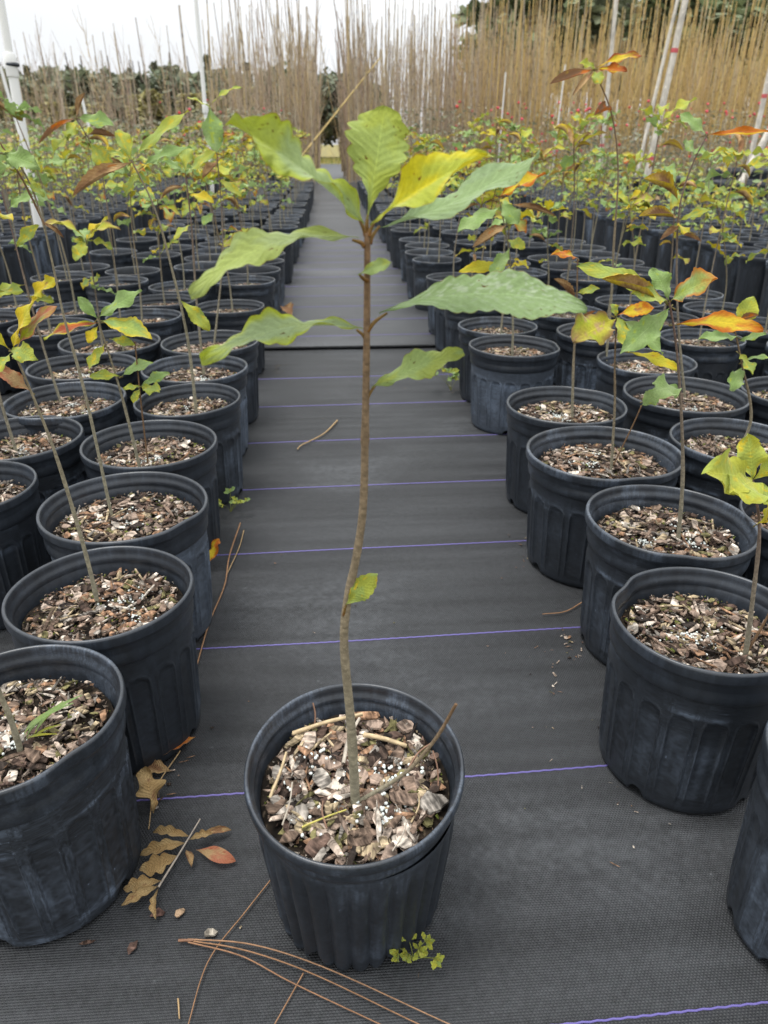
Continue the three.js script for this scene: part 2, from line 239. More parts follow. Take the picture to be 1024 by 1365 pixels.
// bark chips
seed(5);
function chipGeo(l, w, h, col) {        // a torn flake: ragged outline, thin edge, slightly dished and split face
  const n = 7 + Math.floor(rnd() * 3), bot = [], top = [], off = rnd() * 6, dish = R(-0.5, 0.9) * h, bend = R(-0.9, 0.9) * h;
  for (let i = 0; i < n; i++) { const a = off + i / n * Math.PI * 2 + R(-0.3, 0.3), q = R(0.58, 1.12), x = Math.cos(a) * l / 2 * q, z = Math.sin(a) * w / 2 * q, by = bend * Math.pow(2 * x / l, 2); bot.push([x, by, z]); top.push([x * R(0.9, 0.99), by + h * R(0.35, 0.8), z * R(0.9, 0.99)]); }
  const c = [R(-0.2, 0.2) * l, h * R(0.5, 0.9) + dish, R(-0.2, 0.2) * w], P = [], push = (...t) => t.forEach((q) => P.push(...q));
  for (let i = 0; i < n; i++) { const j = (i + 1) % n; push(top[j], top[i], c); push(bot[i], top[i], top[j]); push(bot[i], top[j], bot[j]); }
  const g = new THREE.BufferGeometry(); g.setAttribute('position', new THREE.Float32BufferAttribute(P, 3));
  const uv = [], cc = [], o = rnd() * 5; for (let i = 0; i < P.length; i += 3) { uv.push((P[i + 2] + o) * 16, (P[i] + P[i + 1]) * 9 + o); const k = R(0.9, 1.08); cc.push(col[0] * k, col[1] * k, col[2] * k); }
  g.setAttribute('uv', new THREE.Float32BufferAttribute(uv, 2)); g.setAttribute('color', new THREE.Float32BufferAttribute(cc, 3)); g.computeVertexNormals(); return g;
}
const CHIPC = [[0.26, 0.19, 0.145], [0.42, 0.325, 0.265], [0.62, 0.52, 0.44], [0.09, 0.065, 0.052], [0.19, 0.13, 0.105], [0.62, 0.51, 0.34], [0.34, 0.25, 0.195], [0.05, 0.04, 0.035], [0.82, 0.75, 0.66], [0.44, 0.41, 0.37], [0.44, 0.27, 0.17], [0.30, 0.28, 0.13]];
const CHIPS = []; for (let i = 0; i < 72; i++) { const t = i % 5; CHIPS.push(t > 2 ? chipGeo(R(0.016, 0.05), R(0.003, 0.0075), R(0.0012, 0.003), CHIPC[(i * 5 + 1) % 12]) : chipGeo(R(0.010, 0.036), R(0.007, 0.022), R(0.0010, 0.0034), CHIPC[(i * 7) % 12])); }
const FINES = []; for (let i = 0; i < 24; i++) { const g = new THREE.TetrahedronGeometry(R(0.0014, 0.0036), 0); g.scale(R(0.6, 2.6), R(0.4, 0.8), R(0.5, 1.1)); const c = i % 8 === 7 ? [0.24, 0.30, 0.06] : CHIPC[i % 12], a = new Float32Array(g.attributes.position.count * 3); for (let k = 0; k < a.length; k += 3) a.set(c, k); g.setAttribute('color', new THREE.BufferAttribute(a, 3)); g.computeVertexNormals(); FINES.push(g); }
const prillGeo = new THREE.IcosahedronGeometry(0.0019, 1);
const dummy = new THREE.Object3D();
function chipPose(r, y, g, flat = 0.35) {
  if (!g.boundingSphere) g.computeBoundingSphere();
  const a = rnd() * 6.283, q = Math.sqrt(rnd()) * (r - 0.003 - g.boundingSphere.radius * 0.85); dummy.position.set(Math.cos(a) * q, y + R(-0.002, 0.006), Math.sin(a) * q);
  dummy.rotation.set(R(-flat, flat), rnd() * 6.283, R(-flat, flat), 'YXZ'); dummy.scale.setScalar(R(0.75, 1.25)); dummy.updateMatrix(); return dummy.matrix;
}
function litterGeo(r, y, n, small = 1) { const gs = []; for (let i = 0; i < n; i++) { const g0 = pick(CHIPS), g = g0.clone(); g.applyMatrix4(chipPose(r, y, g0)); gs.push(g); } for (let i = 0; i < n * 3; i++) { const g0 = pick(FINES), g = g0.clone(); g.applyMatrix4(chipPose(r, y + 0.001, g0, 1.2)); gs.push(g); } return mergeGeometries(gs); }
function prillsGeo(r, y, n, clusters) {
  const gs = [], cs = []; for (let i = 0; i < clusters; i++) { const a = rnd() * 6.28, q = rnd() * r * 0.55; cs.push([Math.cos(a) * q, Math.sin(a) * q, R(0.012, 0.03)]); }
  for (let i = 0; i < n; i++) { const c = pick(cs), a = rnd() * 6.28, q = Math.pow(rnd(), 0.8) * c[2] * (rnd() < 0.2 ? 2.6 : 1); const x = c[0] + Math.cos(a) * q, z = c[1] + Math.sin(a) * q; if (Math.hypot(x, z) > r - 0.01) continue; const g = prillGeo.clone(); g.scale(...[R(0.75, 1.1), R(0.75, 1), R(0.75, 1.1)]); g.translate(x, y + R(0.0005, 0.0055), z); gs.push(g); }
  return mergeGeometries(gs);
}
seed(88);
const SOILY = 0.212, SOILR = 0.1230;
const soilHi = soilDisc(SOILR, SOILY, 40, 0.012, 3), soilLo = soilDisc(SOILR, SOILY, 16, 0.006, 5);
const LITTER_MID = [0, 1, 2].map(() => litterGeo(SOILR, SOILY, 150)), LITTER_LO = [0, 1, 2].map(() => litterGeo(SOILR, SOILY, 46));
const LITTER_HI = [0, 1, 2].map(() => litterGeo(SOILR, SOILY, 330)), PRILLS = [0, 1, 2, 3].map(() => prillsGeo(SOILR, SOILY, 110, 3));

function addPot(root, lod, rScale, near) {
  const G = potGeos(lod), s = rScale, turn = rnd() * 6.28, ov = R(0.985, 1.015);
  const pot = mesh('pot', G.wall, addPot.mat ?? potMats[Math.floor(rnd() * 3)], root); pot.rotation.y = turn; pot.scale.set(s * ov, 1, s / ov);
  const rim = mesh('rim', pick(G.rims), pick(rimMats), pot); rim.rotation.y = rnd() * 6;
  const soil = mesh('mulch', lod === 0 ? soilHi : soilLo, soilMat, root); soil.scale.set(s * ov * 0.995, 1, s / ov * 0.995); soil.rotation.y = turn;
  if (lod === 0) {
    const l = mesh('bark_litter', pick(LITTER_HI), chipMat, soil); l.rotation.y = rnd() * 6; l.userData.kind = 'stuff';
    if (rnd() < 0.9 || near) { const p = mesh('fertilizer_beads', pick(PRILLS), prillMat, soil); p.rotation.y = rnd() * 6; p.userData.kind = 'stuff'; }
    for (let i = 0; i < near; i++) { const g = pick(CHIPS), c = mesh('bark_chip', g, chipMat, soil); c.applyMatrix4(chipPose(SOILR, SOILY + 0.004, g, 0.45)); }
  } else { const l = mesh('bark_litter', pick(lod === 1 ? LITTER_MID : LITTER_LO), chipMat, soil); l.rotation.y = rnd() * 6; l.userData.kind = 'stuff'; }
  return pot;
}
// ------------------------------------------------------------------ ground
function sheet(x0, x1, z0, z1, nx, nz, yf) {
  const g = grid(nx, nz, (u, v) => { const x = x0 + (x1 - x0) * u, z = z0 + (z1 - z0) * v; return [x, yf(x, z), z]; });
  const p = g.attributes.position, uv = g.attributes.uv; for (let k = 0; k < p.count; k++) uv.setXY(k, p.getX(k), p.getZ(k)); return g;
}
const groundTex = rep(tex(512, 512, (u, v) => { const n = fbm(u * 9, v * 9, 9, 9, 4, 5), m = fbm(u * 30, v * 30, 30, 30, 14, 3); return mix3([0.36, 0.36, 0.20], mix3([0.55, 0.49, 0.24], [0.42, 0.33, 0.23], smooth(0.5, 0.7, m)), smooth(0.35, 0.65, n)); }), 1 / 9, 1 / 9);
structure('ground', sheet(-160, 160, 30, -320, 60, 60, () => -0.03), new THREE.MeshStandardMaterial({ map: groundTex, roughness: 1 }));
const SEAM = -3.13;
const creases = []; { seed(9); for (let i = 0; i < 60; i++) creases.push([R(0.2, -13.5), R(-0.5, 0.7), R(0.2, 0.9), R(0.006, 0.02), R(0.0008, 0.0026), R(-0.05, 0.02)]); }
const ripple = (x, z) => { let c = 0; for (const [zc, xc, w, s, a, k] of creases) { const d = (z - zc - k * x) / s; if (d > -3 && d < 3) c += a * Math.exp(-d * d) * Math.exp(-Math.pow((x - xc) / w, 2)); } return c + slow(x, z); };
const slow = (x, z) => 0.0030 * (fbm(x * 0.8 + 20, z * 3.2 + 60, 1e6, 1e6, 6, 3) - 0.5) * 2;
const nearFabric = structure('fabric_floor', sheet(-2.6, 2.9, 0.4, SEAM - 0.2, 44, 560, (x, z) => 0.0 + ripple(x, z) * 0.6 - 0.003), fabricMat);
const seamY = (x, z) => { const d = (SEAM + 0.008 * (fbm(x * 3 + 4, 2, 1e6, 1e6, 2, 3) - 0.5)) - z; return d < 0.0005 ? -0.004 : 0.004 + 0.004 * Math.exp(-d / 0.03); };
structure('fabric_floor', sheet(-2.9, 3.2, SEAM + 0.0, -13.6, 40, 800, (x, z) => 0.0035 + 0.004 * Math.exp((z - SEAM) / 0.05) + ripple(x, z) * 1.3), oldFabricMat);
structure('fabric_floor', sheet(-17, 20, -1.2, -34, 40, 120, (x, z) => -0.011 + ripple(x, z) * 0.5), oldFabricMat);
{ // turned-under hem of the overlapping sheet
  const pts = []; for (let i = 0; i <= 60; i++) { const x = -2.6 + i * 0.09; pts.push([x, 0.0050 + 0.002 * noise(x * 4, 3), SEAM + 0.004 * (noise(x * 3, 9) - 0.5)]); }
  mesh('hem', tube(pts, 0.006, 0.006, [1, 1, 1], { radial: 6, segs: 160 }), fabricMat, scene.getObjectByName('fabric_floor_001'));
}
// purple marker yarns woven across the fabric
for (let k = 0; k < 20; k++) {
  const z0 = k < 8 ? -0.40 - k * 0.3295 : SEAM - 0.22 - (k - 8) * 0.3295, far = k > 7, pts = [], x0 = far ? -1.6 : -0.9, x1 = far ? 2.1 : 1.2, n = far ? 90 : 260;
  for (let i = 0; i <= n; i++) { const x = x0 + (x1 - x0) * i / n, z = z0 - 0.026 * (x - 0.1) + 0.004 * (fbm(x * 2 + k * 9, 5, 1e6, 1e6, k, 2) - 0.5) + (far ? 0 : 0.0009 * ((i % 2) - 0.5)); pts.push([x, (far ? 0.0040 + 0.004 * Math.exp((z - SEAM) / 0.05) + ripple(x, z) * 1.3 : ripple(x, z) * 0.6 - 0.0028), z]); }
  const g = grid(n, 3, (u, v, i, j) => { const p = pts[i]; return [p[0], p[1] + [0, 0.0013, 0.0013, 0][j], p[2] + [0.0013, 0.0007, -0.0007, -0.0013][j] * (k < 1 ? 0.85 : 1)]; });
  mesh('marker_yarn', g, stripeMat, far ? scene.getObjectByName('fabric_floor_001') : nearFabric);
}
// dry grass at the end of the aisle
{
  seed(41); const n = 2600, blade = new THREE.BufferGeometry(); blade.setAttribute('position', new THREE.Float32BufferAttribute([-0.02, 0, 0, 0.02, 0, 0, 0.006, 0.1, 0.01, -0.02, 0, 0, 0.006, 0.1, 0.01, -0.004, 0.11, 0], 3)); blade.computeVertexNormals();
  const im = new THREE.InstancedMesh(blade, new THREE.MeshStandardMaterial({ color: 0xffffff, roughness: 1, side: THREE.DoubleSide }), n), c = new THREE.Color();
  for (let i = 0; i < n; i++) { dummy.position.set(R(-4, 4), -0.03, R(-34.3, -46)); dummy.rotation.set(R(-0.4, 0.4), rnd() * 6.3, R(-0.4, 0.4)); dummy.scale.setScalar(R(0.5, 1.4)); dummy.updateMatrix(); im.setMatrixAt(i, dummy.matrix); const q = rnd(); im.setColorAt(i, c.setRGB(...mix3([0.16, 0.20, 0.05], [0.38, 0.31, 0.10], q))); }
  im.name = 'grass'; scene.add(im); tag(im, 'short yellowing grass strip at the end of the aisle', 'grass', null, 'stuff');
}

// ------------------------------------------------------------------ potted oak saplings along the aisle
const floorY = (z) => (z < SEAM ? 0.004 : 0);
const POTS = {
  C: [0.006, -0.563, 0.116],
  L1a: [-0.365, -0.634, 0.1197],
  L1b: [-0.336, -0.863, 0.1232],
  L1c: [-0.37, -1.13, 0.1398],
  L1d: [-0.391, -1.419, 0.1373],
  L1e: [-0.362, -1.701, 0.1266],
  L1f: [-0.39, -1.977, 0.1426],
  L1g: [-0.392, -2.27, 0.1505],
  R0: [0.48, -0.481, 0.1022],
  R1: [0.476, -0.747, 0.1234],
  R2: [0.54, -1.016, 0.1337],
  R3: [0.53, -1.31, 0.1498],
  R4: [0.534, -1.603, 0.147],
  R5: [0.543, -2.158, 0.1411],
  R6: [0.543, -2.417, 0.1477],
  L2z: [-0.673, -1.22, 0.1193],
  L2y: [-0.676, -1.469, 0.1318],
  L2a: [-0.656, -1.717, 0.1427],
  L2b: [-0.704, -2.016, 0.1432],
  L2x: [-0.703, -2.291, 0.1547],
  R2a: [0.828, -1.352, 0.1342],
  R2b: [0.858, -1.666, 0.1491],
  R2c: [0.879, -1.964, 0.1387],
  R2d: [0.876, -2.315, 0.1515],
  R3a: [1.128, -1.662, 0.1365],
  R3z: [0.779, -1.009, 0.1121],
};
Object.assign(POTS, { R6: [0.548, -2.43, 0.134], R5: [0.543, -2.158, 0.137], R0: [0.522, -0.487, 0.1022], R3a: [1.15, -1.66, 0.136], R4: [0.54, -1.603, 0.141], L1a: [-0.368, -0.622, 0.1197] });
const SAPS = {
  C: { stems: [[[0.006,0.183,-0.534],[0.005,0.216,-0.534],[0.003,0.298,-0.534],[-0.001,0.397,-0.534],[0.003,0.438,-0.534],[0.012,0.484,-0.534],[0.018,0.528,-0.534],[0.021,0.607,-0.534],[0.023,0.682,-0.534],[0.024,0.744,-0.534]],[[0.009,0.185,-0.534],[0.056,0.236,-0.522],[0.083,0.291,-0.51],[0.099,0.345,-0.498]]], leaves: [[[0.022,0.75,-0.534],[-0.062,0.811,-0.504],0.36,'A'],[[0.024,0.753,-0.534],[0.038,0.822,-0.564],0.62,'B'],[[0.026,0.749,-0.534],[0.098,0.793,-0.494],0.4,'C'],[[0.028,0.746,-0.539],[0.154,0.793,-0.584],0.26,'D'],[[0.018,0.741,-0.534],[-0.097,0.709,-0.504],0.235,'E'],[[0.02,0.678,-0.534],[-0.095,0.665,-0.504],0.235,'F'],[[0.032,0.689,-0.534],[0.18,0.693,-0.514],0.33,'G'],[[0.026,0.633,-0.534],[0.094,0.662,-0.524],0.34,'H'],[[0.017,0.717,-0.528],[0.04,0.726,-0.522],0.42,'I'],[[0.001,0.436,-0.53],[0.03,0.467,-0.53],0.46,'J']] },
  L1a: { stems: [[[-0.354,0.212,-0.6],[-0.354,0.258,-0.6],[-0.358,0.314,-0.6],[-0.357,0.41,-0.6]]], leaves: [] },
  L1b: { stems: [[[-0.352,0.212,-0.883],[-0.353,0.283,-0.883],[-0.364,0.445,-0.883],[-0.375,0.52,-0.883],[-0.385,0.575,-0.883]]], leaves: [[[-0.385,0.575,-0.883],[-0.325,0.63,-0.883],0.34,'P'],[[-0.386,0.579,-0.883],[-0.341,0.642,-0.873],0.36,'Y'],[[-0.389,0.578,-0.883],[-0.348,0.576,-0.853],0.5,'YG'],[[-0.391,0.581,-0.883],[-0.418,0.616,-0.883],0.4,'Y'],[[-0.376,0.527,-0.883],[-0.408,0.563,-0.873],0.46,'PK'],[[-0.388,0.576,-0.883],[-0.399,0.557,-0.853],0.4,'YG']] },
  L1c: { stems: [[[-0.403,0.212,-1.154],[-0.408,0.442,-1.154],[-0.417,0.564,-1.154],[-0.418,0.641,-1.154],[-0.42,0.698,-1.154],[-0.427,0.748,-1.154],[-0.44,0.783,-1.154]],[[-0.418,0.693,-1.154],[-0.436,0.753,-1.154],[-0.456,0.8,-1.154]]], leaves: [[[-0.455,0.786,-1.154],[-0.403,0.77,-1.134],0.6,'G'],[[-0.44,0.783,-1.154],[-0.468,0.8,-1.154],0.5,'YG'],[[-0.419,0.697,-1.154],[-0.391,0.676,-1.144],0.4,'B'],[[-0.436,0.753,-1.154],[-0.41,0.731,-1.154],0.4,'YG']] },
  L1d: { stems: [[[-0.391,0.212,-1.33],[-0.405,0.389,-1.33],[-0.423,0.521,-1.33]],[[-0.376,0.239,-1.33],[-0.37,0.374,-1.33],[-0.364,0.479,-1.33]]], leaves: [[[-0.423,0.521,-1.33],[-0.45,0.559,-1.33],0.5,'G'],[[-0.423,0.521,-1.33],[-0.337,0.568,-1.33],0.34,'G'],[[-0.417,0.517,-1.33],[-0.325,0.49,-1.3],0.46,'YGG'],[[-0.421,0.514,-1.33],[-0.516,0.491,-1.31],0.3,'R'],[[-0.425,0.507,-1.33],[-0.441,0.483,-1.31],0.6,'Y'],[[-0.405,0.484,-1.33],[-0.359,0.478,-1.31],0.4,'YG'],[[-0.417,0.476,-1.33],[-0.444,0.438,-1.3],0.46,'YG'],[[-0.401,0.415,-1.33],[-0.446,0.424,-1.3],0.4,'YG'],[[-0.398,0.415,-1.33],[-0.336,0.439,-1.33],0.4,'G'],[[-0.366,0.395,-1.33],[-0.393,0.398,-1.31],0.4,'YG'],[[-0.366,0.395,-1.33],[-0.325,0.392,-1.3],0.6,'YG'],[[-0.366,0.395,-1.33],[-0.31,0.42,-1.33],0.36,'G'],[[-0.368,0.392,-1.33],[-0.379,0.369,-1.31],0.5,'YG']] },
  L1e: { stems: [[[-0.343,0.212,-1.689],[-0.342,0.399,-1.689],[-0.359,0.565,-1.689],[-0.378,0.679,-1.689],[-0.411,0.768,-1.689]]], leaves: [[[-0.407,0.765,-1.689],[-0.527,0.702,-1.639],0.34,'B'],[[-0.41,0.768,-1.689],[-0.288,0.858,-1.719],0.22,'YG'],[[-0.39,0.756,-1.689],[-0.285,0.79,-1.689],0.26,'G'],[[-0.41,0.768,-1.689],[-0.447,0.782,-1.659],0.4,'YG'],[[-0.41,0.767,-1.689],[-0.436,0.825,-1.719],0.5,'YG'],[[-0.4,0.744,-1.689],[-0.428,0.7,-1.669],0.4,'YG'],[[-0.348,0.484,-1.689],[-0.285,0.42,-1.669],0.4,'YG']] },
  L2a: { stems: [[[-0.693,0.212,-1.786],[-0.707,0.346,-1.786],[-0.715,0.47,-1.786],[-0.72,0.587,-1.786],[-0.725,0.704,-1.786]]], leaves: [[[-0.72,0.587,-1.786],[-0.66,0.635,-1.786],0.4,'YG'],[[-0.715,0.47,-1.786],[-0.638,0.52,-1.766],0.5,'Y'],[[-0.725,0.505,-1.786],[-0.781,0.484,-1.766],0.5,'YG'],[[-0.721,0.666,-1.786],[-0.658,0.694,-1.786],0.4,'G'],[[-0.717,0.479,-1.786],[-0.654,0.47,-1.766],0.44,'YG']] },
  L2b: { stems: [[[-0.668,0.212,-2.294],[-0.65,0.524,-2.294],[-0.651,0.763,-2.294],[-0.69,0.86,-2.294]]], leaves: [[[-0.69,0.86,-2.294],[-0.655,0.919,-2.294],0.5,'B'],[[-0.69,0.86,-2.294],[-0.786,0.796,-2.244],0.26,'OB'],[[-0.69,0.858,-2.294],[-0.705,0.805,-2.244],0.6,'YG'],[[-0.686,0.86,-2.294],[-0.579,0.84,-2.244],0.4,'G'],[[-0.671,0.818,-2.294],[-0.578,0.814,-2.244],0.4,'OB'],[[-0.664,0.8,-2.294],[-0.603,0.726,-2.244],0.5,'YG'],[[-0.678,0.837,-2.294],[-0.753,0.767,-2.234],0.4,'YG']] },
  L1f: { stems: [[[-0.377,0.212,-2.028],[-0.374,0.42,-2.028],[-0.365,0.61,-2.028],[-0.365,0.733,-2.028]]], leaves: [[[-0.36,0.729,-2.028],[-0.279,0.779,-1.978],0.36,'YG'],[[-0.364,0.729,-2.028],[-0.411,0.759,-1.978],0.5,'G'],[[-0.362,0.681,-2.028],[-0.294,0.667,-1.978],0.4,'Y'],[[-0.365,0.61,-2.028],[-0.404,0.579,-1.978],0.4,'YG'],[[-0.365,0.733,-2.028],[-0.361,0.792,-2.078],0.5,'YG']] },
  L1g: { stems: [[[-0.399,0.212,-2.371],[-0.339,0.512,-2.371],[-0.33,0.751,-2.371],[-0.331,0.885,-2.371]]], leaves: [[[-0.337,0.889,-2.371],[-0.32,0.773,-2.311],0.5,'G'],[[-0.332,0.898,-2.371],[-0.244,0.939,-2.371],0.3,'YG'],[[-0.331,0.885,-2.371],[-0.389,0.911,-2.321],0.4,'YG'],[[-0.329,0.8,-2.371],[-0.27,0.823,-2.321],0.5,'O'],[[-0.33,0.751,-2.371],[-0.371,0.707,-2.321],0.6,'B'],[[-0.331,0.701,-2.371],[-0.263,0.659,-2.321],0.4,'YG']] },
  R1: { stems: [[[0.505,0.212,-0.692],[0.491,0.31,-0.692],[0.474,0.413,-0.692],[0.452,0.47,-0.692]],[[0.503,0.232,-0.692],[0.512,0.266,-0.692],[0.523,0.319,-0.692]]], leaves: [[[0.452,0.47,-0.692],[0.439,0.521,-0.702],0.66,'YG2'],[[0.452,0.47,-0.692],[0.369,0.503,-0.642],0.5,'YG2'],[[0.453,0.468,-0.692],[0.398,0.479,-0.642],0.8,'YG2'],[[0.453,0.47,-0.692],[0.48,0.499,-0.692],0.5,'YG2'],[[0.455,0.466,-0.692],[0.461,0.454,-0.652],0.5,'YG'],[[0.47,0.413,-0.692],[0.464,0.45,-0.672],0.4,'Y']] },
  R2: { stems: [[[0.556,0.212,-1.004],[0.541,0.324,-1.004],[0.514,0.449,-1.004],[0.486,0.551,-1.004],[0.468,0.601,-1.004]]], leaves: [[[0.468,0.601,-1.004],[0.505,0.64,-0.954],0.62,'GO'],[[0.467,0.604,-1.004],[0.442,0.643,-1.024],0.6,'G'],[[0.462,0.604,-1.004],[0.352,0.64,-0.964],0.4,'BC'],[[0.465,0.602,-1.004],[0.395,0.62,-0.964],0.4,'YG'],[[0.485,0.57,-1.004],[0.578,0.574,-0.944],0.34,'OY'],[[0.466,0.599,-1.004],[0.342,0.644,-1.044],0.24,'YG'],[[0.47,0.593,-1.004],[0.385,0.545,-0.944],0.34,'G'],[[0.506,0.473,-1.004],[0.443,0.487,-0.954],0.5,'G']] },
  R3: { stems: [[[0.542,0.212,-1.286],[0.528,0.353,-1.286],[0.515,0.441,-1.286],[0.507,0.517,-1.286]],[[0.544,0.228,-1.286],[0.571,0.315,-1.286],[0.581,0.352,-1.286]]], leaves: [[[0.507,0.517,-1.286],[0.417,0.49,-1.236],0.7,'YB'],[[0.506,0.521,-1.286],[0.518,0.468,-1.236],0.5,'YG'],[[0.507,0.518,-1.286],[0.581,0.464,-1.236],0.36,'G'],[[0.506,0.523,-1.286],[0.56,0.541,-1.256],0.46,'OY'],[[0.506,0.521,-1.286],[0.493,0.543,-1.286],0.7,'YG'],[[0.581,0.352,-1.286],[0.602,0.388,-1.266],0.7,'G'],[[0.583,0.36,-1.286],[0.636,0.384,-1.266],0.34,'YG'],[[0.542,0.455,-1.286],[0.621,0.433,-1.246],0.3,'Y']] },
  R4: { stems: [[[0.556,0.212,-1.592],[0.541,0.357,-1.592],[0.536,0.442,-1.592],[0.523,0.578,-1.592]]], leaves: [[[0.534,0.483,-1.592],[0.466,0.542,-1.562],0.46,'B'],[[0.524,0.57,-1.592],[0.597,0.534,-1.542],0.3,'G'],[[0.536,0.442,-1.592],[0.568,0.473,-1.562],0.4,'OB'],[[0.523,0.578,-1.592],[0.45,0.593,-1.542],0.3,'OY'],[[0.53,0.507,-1.592],[0.566,0.522,-1.552],0.4,'YG']] },
  R5: { stems: [[[0.536,0.212,-2.143],[0.531,0.299,-2.143],[0.515,0.44,-2.143],[0.499,0.533,-2.143],[0.461,0.665,-2.143]]], leaves: [[[0.461,0.665,-2.143],[0.574,0.725,-2.093],0.4,'OY'],[[0.498,0.648,-2.143],[0.609,0.621,-2.083],0.3,'B'],[[0.488,0.593,-2.143],[0.384,0.542,-2.083],0.44,'B'],[[0.469,0.642,-2.143],[0.341,0.581,-2.083],0.4,'G'],[[0.503,0.533,-2.143],[0.438,0.461,-2.063],0.4,'G'],[[0.515,0.503,-2.143],[0.548,0.483,-2.093],0.4,'Y'],[[0.493,0.554,-2.143],[0.534,0.539,-2.093],0.6,'YG'],[[0.468,0.652,-2.143],[0.508,0.598,-2.093],0.6,'G'],[[0.511,0.488,-2.143],[0.351,0.477,-2.093],0.24,'Y']] },
  R2c: { stems: [[[0.802,0.212,-2.067],[0.791,0.398,-2.067],[0.777,0.541,-2.067],[0.758,0.747,-2.067],[0.722,0.868,-2.067],[0.664,0.963,-2.067]]], leaves: [[[0.664,0.963,-2.067],[0.539,0.927,-2.007],0.26,'OB'],[[0.67,0.963,-2.067],[0.624,0.976,-2.067],0.5,'YG'],[[0.671,0.967,-2.067],[0.77,0.99,-2.037],0.34,'O'],[[0.672,0.963,-2.067],[0.731,0.957,-2.017],0.36,'O'],[[0.661,0.959,-2.067],[0.598,0.902,-2.007],0.24,'B'],[[0.666,0.959,-2.067],[0.67,0.929,-2.027],0.7,'YG'],[[0.721,0.872,-2.067],[0.658,0.86,-2.007],0.6,'OB']] },
  R2b: { stems: [[[0.888,0.212,-1.71],[0.833,0.394,-1.71],[0.798,0.551,-1.71],[0.782,0.68,-1.71],[0.796,0.763,-1.71],[0.817,0.817,-1.71]]], leaves: [[[0.782,0.677,-1.71],[0.669,0.731,-1.66],0.5,'BC'],[[0.802,0.778,-1.71],[0.755,0.8,-1.69],0.7,'G'],[[0.814,0.814,-1.71],[0.929,0.82,-1.66],0.16,'OY'],[[0.814,0.814,-1.71],[0.762,0.855,-1.75],0.5,'G'],[[0.784,0.649,-1.71],[0.667,0.657,-1.65],0.4,'BC'],[[0.786,0.641,-1.71],[0.831,0.668,-1.66],0.34,'YG'],[[0.789,0.633,-1.71],[0.723,0.608,-1.65],0.3,'B'],[[0.786,0.633,-1.71],[0.78,0.619,-1.66],0.7,'Y'],[[0.79,0.617,-1.71],[0.823,0.603,-1.66],0.3,'OB']] },
  R2a: { stems: [[[0.856,0.212,-1.384],[0.867,0.28,-1.384],[0.818,0.404,-1.384],[0.782,0.484,-1.384]]], leaves: [[[0.8,0.455,-1.384],[0.693,0.465,-1.334],0.3,'G'],[[0.802,0.447,-1.384],[0.825,0.473,-1.334],0.4,'G'],[[0.789,0.47,-1.384],[0.812,0.534,-1.384],0.6,'YG2'],[[0.818,0.404,-1.384],[0.843,0.425,-1.334],0.3,'G'],[[0.787,0.477,-1.384],[0.801,0.509,-1.334],0.5,'OB'],[[0.782,0.484,-1.384],[0.722,0.499,-1.354],0.4,'G'],[[0.822,0.393,-1.384],[0.77,0.366,-1.324],0.4,'G'],[[0.807,0.424,-1.384],[0.81,0.396,-1.324],0.4,'YG']] },
};
const LABEL = {
  L1a: 'potted oak sapling with green grass blades sprouting at its stem and bare mulch', L1b: 'potted oak sapling with a leaning stem, yellow leaves and one pink leaf',
  L1c: 'tall thin potted oak sapling with a dusty grey scuffed pot and one green leaf', L1d: 'potted pair of short oak seedlings with light green and one rust red leaf',
  L1e: 'tall potted oak sapling holding a curled brown and yellow leaf', L1f: 'potted oak sapling with dusty pot and upright stem of small yellow green leaves', L1g: 'tall potted oak sapling with one large green leaf hanging from its tip',
  R0: 'black pot with dusty side cut by the edge, next to the largest grooved pot', R1: 'potted oak sapling with forked stem and lemon green leaves low over its rim', R2: 'potted oak sapling with purple stem, large green leaf edged orange and curled brown leaf',
  R3: 'potted oak sapling with brown blotched yellow leaf and a small twig beside the stem', R4: 'potted oak sapling with thin forked twig and shrivelled brown leaf', R5: 'dusty straight-sided pot with sapling of dark stem and hanging brown leaves',
  L2a: 'potted oak sapling with a slender pale stem leaning out toward the riser', L2b: 'potted oak sapling tipped by red brown curled leaves over a yellow green leaf', L2y: 'black pot filled with mulch holding one long tan leaf', L2z: 'black pot of bare mulch beside the dusty grey scuffed pot', L2x: 'potted oak sapling just behind the pot with red brown curled leaf tips',
  R6: 'potted oak sapling directly behind the dusty straight-sided pot', R2d: 'potted oak sapling just behind the tall orange tipped sapling', R3a: 'potted oak sapling behind the sapling with many small green leaves', R3z: 'small black pot squeezed beside the dented pot with the purple stem',
  R2c: 'tall potted oak sapling with orange leaves at its tip and a bare stem', R2b: 'potted oak sapling with dark purple stem and big folded brown leaf', R2a: 'potted oak sapling with many small green leaves and one orange leaf',
};
function stemMesh(root, pts, off, first, main) {
  const P = pts.map((p) => [p[0] - off[0], p[1] - off[1], p[2] - off[2]]), col = main ? [GREYBARK, TWIG] : first ? [GREYBARK, pick([BARK, TWIG, PURPLE])] : [TWIG, TWIG];
  const L = P.reduce((a, p, i) => (i ? a + Math.hypot(p[0] - P[i - 1][0], p[1] - P[i - 1][1], p[2] - P[i - 1][2]) : 0), 0);
  if (main && first) P[0][1] -= 0.012; else if (first) P[0][1] -= 0.01;
  const r0 = main ? (first ? 0.0050 : 0.0022) : first ? R(0.0030, 0.0040) : 0.0016, r1 = main ? (first ? 0.0022 : 0.0015) : Math.max(0.0012, r0 * 0.38);
  return mesh(first ? 'stem' : 'twig', tube(P, r0, r1, col, { radial: main ? 12 : 8, segs: main ? 90 : 46, knob: main ? 0.16 : 0.3, uvLen: 0.12 }), stemMat, root);
}
